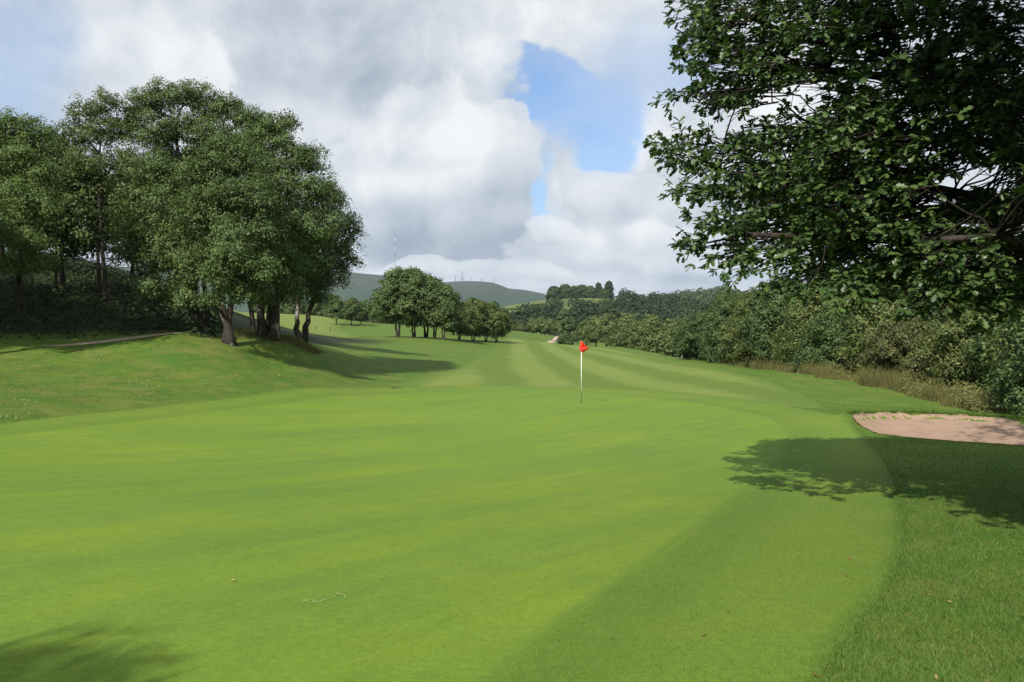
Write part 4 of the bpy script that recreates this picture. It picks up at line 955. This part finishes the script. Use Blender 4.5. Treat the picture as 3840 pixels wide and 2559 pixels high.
# marker post by the hedge: white, black, white bands
mx_, my_ = (2557 - CX) / F * 92, 92.0
post = thing('marker_post', 'short white marker post with a black band beside the hedge', 'post', (mx_, my_, gz(mx_, my_)))
for nm, a, b, mt in (('post_foot', -.1, .42, 'white'), ('band', .42, .62, 'black'), ('post_top', .62, .95, 'white')):
    v, f = tubes([(np.array([(0, 0, a), (0, 0, b)]), np.array([.09, .09]))], 10); link(nm, mesh_np(nm, v, f, M[mt], True), post)
for px, d, lb in [(1184, 120, 'dark thin post on the left fairway near the forked birch'), (1239, 118, 'dark thin post on the left fairway left of the trio of trees'), (2192, 190, 'dark thin post just right of the flag')]:
    x = (px - CX) / F * d; t = thing('stake', lb, 'stake', (x, d, gz(x, d)), 'stakes on the grass')
    v, f = tubes([(np.array([(0, 0, -.1), (0.01, 0, .5), (0, 0, 1.0)]), np.array([.04, .04, .035]))], 8); link('post', mesh_np('stake_post', v, f, M['black'], True), t)
    v, f = tubes([(np.array([(0, 0, 1.0), (0, 0, 1.05), (0, 0, 1.07)]), np.array([.045, .045, .01]))], 8); link('cap', mesh_np('stake_cap', v, f, M['white'], True), t)

# far path, people and the stone wall end
FP = np.array([(20.8, 352), (19.6, 338), (17.6, 322), (14.8, 305), (12.6, 292)])
tag(sheet('path', smooth_poly(ribbon(FP, [1.2, 1.2, 1.2, 1.3, .7]), 1), M['path'], .01, 120, 60), 'pale path curving down beside the round bush', 'path', kind='structure')
wx, wy = (2090 - CX) / F * 356, 356.0
wall = thing('stone_wall', 'short pale stone wall end beside the far path', 'wall', (wx, wy, gz(wx, wy)))
for r_ in range(5):
    for c_ in range(4):
        v, f = box(.62, .6, .36, (-.95 + c_ * .64 + (.2 if r_ % 2 else 0), 0, .2 + r_ * .38)); link('stone', mesh_np('stone', v, f, M['stone']), wall)
M['skin'] = flat_mat('skin', (0.45, 0.27, 0.19)); M['cloth_w'] = flat_mat('white_shirt', (0.72, 0.74, 0.78)); M['cloth_d'] = flat_mat('dark_cloth', (0.035, 0.035, 0.045)); M['cloth_t'] = flat_mat('beige_trousers', (0.42, 0.36, 0.28)); M['hair'] = flat_mat('brown_hair', (0.05, 0.035, 0.025))
def person(label, x, y, top, legs, flip, group):
    s = flip
    J = {'pel': (0, 0, .93), 'wai': (0, 0, 1.10), 'che': (0, -.01, 1.33), 'nek': (0, 0, 1.48), 'hea': (0, -.02, 1.60), 'crn': (0, -.01, 1.72)}
    Vs = [J['pel'], J['wai'], J['che'], J['nek'], J['hea'], J['crn']]; Rs = [.15, .14, .165, .055, .085, .075]; Es = [(0, 1), (1, 2), (2, 3), (3, 4), (4, 5)]
    def chain(start, pts):
        a = start
        for p_, r_ in pts: Vs.append(p_); Rs.append(r_); Es.append((a, len(Vs) - 1)); a = len(Vs) - 1
        return a
    chain(0, [((.10, .02 * s, .86), .10), ((.11, -.16 * s, .50), .065), ((.11, -.14 * s, .10), .045), ((.11, -.26 * s, .04), .04)])
    chain(0, [((-.10, -.02 * s, .86), .10), ((-.11, .10 * s, .50), .065), ((-.11, .30 * s, .12), .045), ((-.11, .20 * s, .04), .04)])
    for sd in (1, -1):
        h = chain(2, [((.19 * sd, 0, 1.40), .065), ((.25 * sd, .06 * s * sd, 1.13), .048), ((.24 * sd, -.10 * s * sd, .90), .036), ((.24 * sd, -.13 * s * sd, .83), .030)])
        for q in range(5): chain(h, [((.24 * sd + .012 * (q - 2), -.15 * s * sd + .006 * q, .79 - .01 * (q % 3)), .009), ((.24 * sd + .014 * (q - 2), -.16 * s * sd, .75 - .01 * (q % 3)), .008)])
    me = bpy.data.meshes.new('body'); me.from_pydata(Vs, Es, []); me.update()
    o = bpy.data.objects.new('tmp', me); COL.objects.link(o)
    o.modifiers.new('skin', 'SKIN'); sk = me.skin_vertices[0].data
    for q, r_ in zip(sk, Rs): q.radius = (r_, r_)
    sk[0].use_root = True
    o.modifiers.new('sub', 'SUBSURF').levels = 1
    dg = bpy.context.evaluated_depsgraph_get(); m2 = bpy.data.meshes.new_from_object(o.evaluated_get(dg)); bpy.data.objects.remove(o)
    m2.materials.clear()
    for nm in ('skin', top, legs, 'hair'): m2.materials.append(M[nm])
    for p_ in m2.polygons:
        c = p_.center; p_.use_smooth = True
        p_.material_index = 3 if (c.z > 1.64 and c.y > -.06) else 0 if (c.z > 1.50 or (abs(c.x) > .20 and c.z < 1.12)) else 1 if c.z > .95 else 2
    t = thing('person', label, 'person', (x, y, gz(x, y) + .02), group); t.rotation_euler = (0, 0, 0.4)
    link('body', m2, t); return t
person('person in a dark top walking on the far path, left of the two', 15.6, 311, 'cloth_d', 'cloth_d', 1, 'walkers on the far path')
person('person in a white shirt walking on the far path, right of the two', 17.0, 313, 'cloth_w', 'cloth_d', -1, 'walkers on the far path')
bag = thing('golf_bag', 'pale golf bag on a trolley between the two walkers', 'golf bag', (16.3, 310.5, gz(16.3, 310.5) + .02))
v, f = tubes([(np.array([(0, 0, .22), (0, .05, .6), (0, .12, 1.0)]), np.array([.14, .15, .16]))], 10); link('bag', mesh_np('bag', v, f, M['cloth_t'], True), bag)
for sx in (-.28, .28):
    v, f = tubes([(np.array([(sx - .02, 0, .14), (sx + .02, 0, .14)]), np.array([.14, .14]))], 14); link('wheel', mesh_np('wheel', v, f, M['black'], True), bag)
v, f = tubes([(np.array([(0, -.1, .2), (0, .1, .75), (0, -.3, 1.1)]), np.array([.02, .02, .02]))], 6); link('handle', mesh_np('handle', v, f, M['steel'], True), bag)

# masts on the moor
def mast(px, base_py, top_py, d, label, kind):
    x = (px - CX) / F * d; z0 = gz(x, d) - 2; z1 = CAMZ + (HY - top_py) / F * d; H = z1 - z0
    t = thing('radio_mast', label, 'mast', (x, d, z0), 'masts on the moor')
    if kind == 'big':
        segs = [(0, .42, 'steel', 2.2), (.42, .47, 'redste', 2.6), (.47, .66, 'paleste', 1.9), (.66, .69, 'redste', 2.6), (.69, .83, 'paleste', 2.0), (.83, .86, 'redste', 2.6), (.86, .985, 'steel', 2.0), (.985, 1.0, 'redste', 2.6)]
        for a, b, mt, r in segs:
            v, f = tubes([(np.array([(0, 0, a * H), (0, 0, b * H)]), np.array([r, r]))], 8); link('mast_section', mesh_np('mast_section', v, f, M[mt], True), t)
        for g_ in range(3):
            an = g_ * 2.1 + .4
            v, f = tubes([(np.array([(math.cos(an) * 90, math.sin(an) * 90, 2), (0, 0, .66 * H)]), np.array([.12, .12]))], 4); link('guy_wire', mesh_np('guy_wire', v, f, M['steel']), t)
    else:
        w = 3.4 if kind == 'slim' else 6.5; ps = []
        lev = np.linspace(0, 1, 9)
        def cor(q, s): r = (w * (1 - .8 * q) + .8); an = math.pi / 4 + s * math.pi / 2; return np.array([math.cos(an) * r, math.sin(an) * r, q * H])
        for s in range(4):
            ps.append((np.array([cor(q, s) for q in lev]), np.full(9, .7)))
            for q0, q1 in zip(lev[:-1], lev[1:]): ps.append((np.array([cor(q0, s), cor(q1, (s + 1) % 4)]), np.array([.35, .35])))
        v, f = tubes(ps, 5); link('lattice', mesh_np('lattice', v, f, M['steel']), t)
        v, f = tubes([(np.array([(0, 0, .9 * H), (0, 0, H + 3)]), np.array([.8, .5]))], 6); link('aerial', mesh_np('aerial', v, f, M['steel']), t)
        if kind == 'tower':
            for q, r in ((.16, 11), (.33, 9), (.43, 7)):
                v, f = tubes([(np.array([(0, 0, q * H), (0, 0, q * H + 2.6)]), np.array([r, r]))], 12); link('platform', mesh_np('platform', v, f, M['steel']), t)
        elif label.startswith('slim mast with'):
            v, f = tubes([(np.array([(0, 0, H), (0, 0, H + 6)]), np.array([3.2, 3.2]))], 10); link('drum', mesh_np('drum', v, f, M['steel']), t)
    return t
mast(1481, 1040, 859, 4700, 'very tall guyed mast with pale and dark sections, left of the others', 'big')
mast(1708, 1062, 1038, 4950, 'slim mast with a drum on top, left of the stepped tower', 'slim')
mast(1734, 1061, 1020, 4980, 'stepped lattice tower with platforms on the moor top', 'tower')
mast(1766, 1061, 1033, 5000, 'slim tall mast just right of the stepped tower', 'slim')
mast(1804, 1061, 1048, 5000, 'shortest mast, beside a taller one on the moor top', 'slim')
mast(1808, 1061, 1039, 5005, 'taller mast of the close pair on the moor top', 'slim')
mast(1851, 1066, 1044, 5000, 'rightmost slim mast at the shoulder of the moor', 'slim')

# bits lying on the grass
M['dead_leaf'] = flat_mat('dead_leaf', (0.16, 0.075, 0.035), 0.8, 0.15, .3, 30)
M['tan_leaf'] = flat_mat('tan_leaf', (0.27, 0.21, 0.095), 0.8, 0.15, .3, 30)
M['straw'] = flat_mat('straw', (0.34, 0.34, 0.15), 0.7, 0.2, .2, 30)
lv = OLV.copy(); lv[:, 2] += .25 * lv[:, 0] ** 2 * 3 + .2 * (lv[:, 1] - .5) ** 2
ldm = mesh_np('fallen_leaf', lv, OLF, M['dead_leaf']); ltm = mesh_np('fallen_leaf_tan', lv, OLF, M['tan_leaf'])
for k, (px, py, tan, lb) in enumerate([(2733, 2304, 0, 'rusty fallen leaf on the collar, low centre right'), (2653, 2390, 0, 'dull red fallen leaf below the rusty one'), (3178, 2101, 0, 'dark fallen leaf near the collar edge, upper of two'), (3173, 2170, 0, 'dark fallen leaf near the collar edge, lower of two'),
                                       (3503, 2239, 1, 'orange fallen leaf in the rough at the right'), (3552, 2262, 1, 'tan fallen leaf beside the orange one'), (3803, 2170, 1, 'pale fallen leaf near the right edge'), (3073, 2552, 0, 'red-brown fallen leaf at the bottom edge'), (3510, 2540, 1, 'pale fallen leaf in the bottom right rough'), (863, 2185, 1, 'small tan leaf on the green at left'), (36, 1837, 1, 'pale leaf on the green at the left edge'), (1820, 1622, 0, 'dark speck of leaf on the middle of the green'), (1964, 1652, 0, 'second dark speck of leaf on the green')]):
    h = hit(px, py); o = link('fallen_leaf', ltm if tan else ldm, None, (h[0], h[1], gz(*h) + .014)); s_ = .036 if px > 1000 else .035
    o.scale = (s_, s_, s_); o.rotation_euler = (.25 * math.sin(k * 3), .2, k * 1.9); tag(o, lb, 'leaf', 'fallen leaves on the grass')
pt = [hit(x, y) for x, y in [(1135, 2259), (1162, 2262), (1166, 2252), (1178, 2266), (1190, 2264), (1225, 2257), (1255, 2247), (1262, 2233), (1270, 2235), (1290, 2240), (1298, 2248), (1292, 2257)]]
pt = np.array([(x, y, gz(x, y) + .012 + .006 * (k % 2)) for k, (x, y) in enumerate(pt)])
v, f = tubes([(pt - pt[0], np.full(len(pt), .0015))], 6)
st = link('straw', mesh_np('straw', v, f, M['straw'], True), None, pt[0]); tag(st, 'bent pale stalk of straw lying on the near green', 'straw')
# ------------------------------------------------------------------ grass blades, weeds, undergrowth
def blades(x, y, h, w, rng, lean=.5, z=None):
    n = len(x); z = ground(x, y) if z is None else z
    a = rng.uniform(0, 2 * np.pi, n); b = np.c_[np.cos(a), np.sin(a), np.zeros(n)] * (w * .5)[:, None]
    t = rng.normal(0, lean, (n, 3)); t[:, 2] = 1; t = nrm(t) * h[:, None]
    p = np.c_[x, y, z - .004]
    V = np.empty((n, 3, 3)); V[:, 0] = p + b; V[:, 1] = p - b; V[:, 2] = p + t
    return V.reshape(-1, 3), np.arange(n * 3).reshape(n, 3)
M['blade_rough'] = leaf_mat('rough_blades', (0.042, 0.095, 0.014), (0.075, 0.150, 0.022), (0.115, 0.195, 0.034), .3, .6, .2, odd=(.22, .19, .08))
def bank_mat():
    m, n = new_mat('bank_blades'); r = n.new('ShaderNodeNewGeometry').outputs['Random Per Island']; p = pos(n)
    k = n.add(n.mul(n.ss(n.noise(p, .45, 6, .7), .36, .62), .72), n.mul(r, .34))
    c = n.ramp(k, [(0.0, (0.040, 0.100, 0.016)), (.35, (0.085, 0.140, 0.024)), (.6, (0.145, 0.158, 0.036)), (1.0, (0.25, 0.21, 0.085))])
    d = princ(n, c, .7, .15); t = n.new('ShaderNodeBsdfTranslucent'); n.put(t.inputs[0], c); mx = n.new('ShaderNodeMixShader'); mx.inputs[0].default_value = .3
    n.l.new(d, mx.inputs[1]); n.l.new(t.outputs[0], mx.inputs[2]); out(n, mx.outputs[0]); return m
M['blade_bank'] = bank_mat()
M['blade_collar'] = leaf_mat('collar_blades', (0.078, 0.145, 0.018), (0.108, 0.185, 0.026), (0.150, 0.230, 0.045), .3, .6, .2)
M['rush'] = leaf_mat('rush_blades', (0.070, 0.090, 0.026), (0.115, 0.122, 0.040), (0.175, 0.150, 0.062), .25, .7, .15, odd=(.16, .09, .05))
M['weed'] = leaf_mat('weed_leaves', (0.075, 0.085, 0.025), (0.120, 0.125, 0.040), (0.190, 0.185, 0.070), .25, .7, .15)
rng = np.random.default_rng(99)
def frustum(n, d0, d1, px0, px1, pw=1.0):
    d = (d0 ** pw + (d1 ** pw - d0 ** pw) * rng.random(n)) ** (1 / pw)
    return (rng.uniform(px0, px1, n) - CX) / F * d, d
# near collar and rough: thinning out with distance
x, y = frustum(190000, 3.2, 26, 1500, 4050, .35)
sg, sc_ = _poly_sdf(GREEN, x, y), _poly_sdf(COLLAR, x, y); bk = _poly_sdf(BUNKER, x, y)
m = (sg > .02) & (sc_ < 0); xc, yc = x[m], y[m]; nc = len(xc)
v, f = blades(xc, yc, rng.uniform(.012, .024, nc), rng.uniform(.0022, .0040, nc) * (1 + yc / 12), rng, .7, ground(xc, yc) + .006)
tag(link('collar_grass', mesh_np('collar_grass', v, f, M['blade_collar'])), 'short grass blades of the green collar', 'grass', kind='stuff')
m = (sc_ > 0.0) & (bk > .03) & (_poly_sdf(FAIRWAY, x, y) > 0); xr, yr = x[m], y[m]
x2, y2 = frustum(80000, 3.2, 26, 2900, 4100, .35); m2 = (_poly_sdf(COLLAR, x2, y2) > 0) & (_poly_sdf(BUNKER, x2, y2) > .03) & (_poly_sdf(FAIRWAY, x2, y2) > 0); xr, yr = np.r_[xr, x2[m2]], np.r_[yr, y2[m2]]; n_ = len(xr)
V1 = blades(xr, yr, rng.uniform(.02, .050, n_), rng.uniform(.0025, .0045, n_) * (1 + yr / 12), rng, .7)
# tussocky grass of the left bank
xb, yb = frustum(170000, 13, 44, -150, 1700, 1.2)
m = (_poly_sdf(COLLAR, xb, yb) > 0) & (_poly_sdf(FAIRWAY, xb, yb) > 0) & (yb < 36.5 + .0 * xb + np.maximum(0, xb + 16) * .6) & (_dline(np.array(_pp), xb, yb) > .4); xb, yb = xb[m], yb[m]; n_ = len(xb)
tuft = .5 + .9 * (np.sin(xb * 1.7 + yb * .6) * np.sin(yb * 1.3 - xb * .4) > .1) * rng.random(n_)
V2 = blades(xb, yb, rng.uniform(.03, .075, n_) * tuft, rng.uniform(.008, .02, n_), rng, .8)
xe, ye = frustum(26000, 15, 60, 2700, 4000, 1.0); m = (_poly_sdf(COLLAR, xe, ye) > 0) & (_poly_sdf(FAIRWAY, xe, ye) > 0) & (_poly_sdf(BUNKER, xe, ye) > .03); xe, ye = xe[m], ye[m]; n_ = len(xe)
V3 = blades(xe, ye, rng.uniform(.025, .06, n_), rng.uniform(.008, .018, n_), rng, .8)
# fringe hanging over the bunker's far lip
fr = np.array([q[:2] for q in BUNK_FAR]); t = rng.random(3500) * (len(fr) - 1); k = t.astype(int); q = fr[k] + (fr[k + 1] - fr[k]) * (t - k)[:, None] + rng.normal(0, .05, (3500, 2)) + (0, .05)
V4 = blades(q[:, 0], q[:, 1], rng.uniform(.06, .16, 3500), rng.uniform(.008, .016, 3500), rng, .8)
def along(poly, n, wid, dmax):
    p = np.asarray(poly); q = np.roll(p, -1, 0); L = np.linalg.norm(q - p, axis=1); k = rng.choice(len(p), n, p=L / L.sum()); c = p[k] + (q[k] - p[k]) * rng.random((n, 1)) + rng.normal(0, wid, (n, 2))
    m = (c[:, 1] > 3) & (np.hypot(c[:, 0], c[:, 1]) < dmax) & (np.abs(c[:, 0] / c[:, 1]) < .7); return c[m, 0], c[m, 1]
xa, ya = along(COLLAR, 60000, .035, 11); n_ = len(xa); V5 = blades(xa, ya, rng.uniform(.015, .045, n_), rng.uniform(.003, .006, n_) * (1 + ya / 14), rng, .8)
v, f = join([V1, V3, V4, V5])
tag(link('rough_grass', mesh_np('rough_grass', v, f, M['blade_rough'])), 'longer rough grass in the right-hand corner and round the bunker', 'grass', kind='stuff')
v, f = V2
tag(link('bank_grass', mesh_np('bank_grass', v, f, M['blade_bank'])), 'tufted part-dry grass of the left bank', 'grass', kind='stuff')
# rushes and tall weeds along the foot of the hedge
hx = np.array([(20.2, 84), (19.6, 70), (18.9, 58), (18.2, 50), (17.6, 43), (17.1, 37), (16.6, 32), (16.0, 28.6), (15.6, 26.6)])
def strip(n, t0, t1, wid):
    t = t0 + (t1 - t0) * rng.random(n); s = t * (len(hx) - 1); k = np.minimum(s.astype(int), len(hx) - 2); q = hx[k] + (hx[k + 1] - hx[k]) * (s - k)[:, None]
    return q[:, 0] + np.abs(rng.normal(0, wid, n)) + .2 * np.sin(q[:, 1] * 1.1), q[:, 1] + rng.normal(0, .2, n)
x, y = strip(26000, .10, .88, 1.2); x = x + .35 * np.sin(y * .8) + .25 * np.sin(y * 2.1 + 1); n_ = len(x); hh = rng.uniform(.30, .98, n_) * (.55 + .6 * (np.sin(y * .9) * np.sin(y * .37 + 1) + np.sin(y * 2.7 + x * 3) * .35 + .3)).clip(.25, 1.25)
v, f = blades(x, y, hh, rng.uniform(.014, .03, n_), rng, .22); tag(link('rushes', mesh_np('rushes', v, f, M['rush'])), 'brown-tipped rushes along the foot of the hedge', 'rushes', kind='stuff')
x, y = strip(19000, .0, 1.0, 1.0); k = rng.random(19000) < np.interp(y, [26, 32, 40, 85], [1, .9, .35, .2]); x, y = x[k], y[k]; n_ = len(x); z = ground(x, y) + rng.uniform(.02, .95, n_) * (.6 + .4 * np.sin(x * 3 + y * 2))
v, f = leaf_quads(np.c_[x, y, z], np.tile([-.3, -.6, .6], (n_, 1)), .075, rng); tag(link('weeds', mesh_np('weeds', v, f, M['weed'])), 'pale tall weeds between the bunker and the hedge', 'weeds', kind='stuff')
# undergrowth on the dark bank of the wood
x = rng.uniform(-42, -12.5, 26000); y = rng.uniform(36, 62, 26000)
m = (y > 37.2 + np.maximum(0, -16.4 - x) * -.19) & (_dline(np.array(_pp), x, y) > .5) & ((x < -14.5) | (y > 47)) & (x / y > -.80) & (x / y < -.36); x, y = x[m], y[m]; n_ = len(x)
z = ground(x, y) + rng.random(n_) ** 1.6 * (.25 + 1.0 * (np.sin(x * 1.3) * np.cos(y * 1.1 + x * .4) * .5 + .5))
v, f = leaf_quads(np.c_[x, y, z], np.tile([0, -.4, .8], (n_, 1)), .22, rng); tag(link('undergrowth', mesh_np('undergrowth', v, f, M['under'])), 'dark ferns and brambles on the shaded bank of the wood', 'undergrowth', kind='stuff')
# long dry grass on the crest between the mound trees
x = rng.uniform(-14.2, -10.4, 7000); y = 40.6 + (x + 14.2) * .55 + rng.normal(0, .7, 7000)
v, f = blades(x, y, rng.uniform(.1, .35, 7000), rng.uniform(.01, .02, 7000), rng, .35); tag(link('long_grass', mesh_np('long_grass', v, f, M['rush'])), 'long dry grass on the mound crest by the forked birch', 'grass', kind='stuff')
# clover heads on the bank
M['clover'] = flat_mat('clover_white', (0.62, 0.60, 0.52), .8, .1)
x, y = frustum(620, 16, 36, 0, 1650, 1.0); k = (np.sin(x * .9 + 1) * np.sin(y * .7) + .5 * np.sin(x * 2.3 - y * 1.1)) > .55; x, y = x[k], y[k]; m = (_poly_sdf(COLLAR, x, y) > .1); x, y = x[m], y[m]
c = np.c_[x, y, ground(x, y) + .06]; o6 = np.array([(1, 0, 0), (-1, 0, 0), (0, 1, 0), (0, -1, 0), (0, 0, 1), (0, 0, -1)]) * .016
v = (c[:, None] + o6[None]).reshape(-1, 3); t8 = np.array([(0, 2, 4), (2, 1, 4), (1, 3, 4), (3, 0, 4), (2, 0, 5), (1, 2, 5), (3, 1, 5), (0, 3, 5)])
f = (t8[None] + (np.arange(len(c)) * 6)[:, None, None]).reshape(-1, 3)
tag(link('clover', mesh_np('clover', v, f, M['clover'])), 'white clover heads speckling the left bank', 'clover', kind='stuff')

# ------------------------------------------------------------------ the air
hz, n = new_mat('air_haze')
pv = n.new('ShaderNodeVolumePrincipled'); pv.inputs['Color'].default_value = (0.72, 0.84, 1.0, 1); pv.inputs['Density'].default_value = 5e-5; pv.inputs['Anisotropy'].default_value = 0.2
ho = n.new('ShaderNodeOutputMaterial'); n.l.new(pv.outputs[0], ho.inputs['Volume'])
v, f = box(20000, 20000, 760, (0, 0, 760 / 2 - 60)); f = f
tag(link('haze', mesh_np('haze', v, f, hz)), 'thin bluish summer haze filling the air', 'haze', kind='stuff')
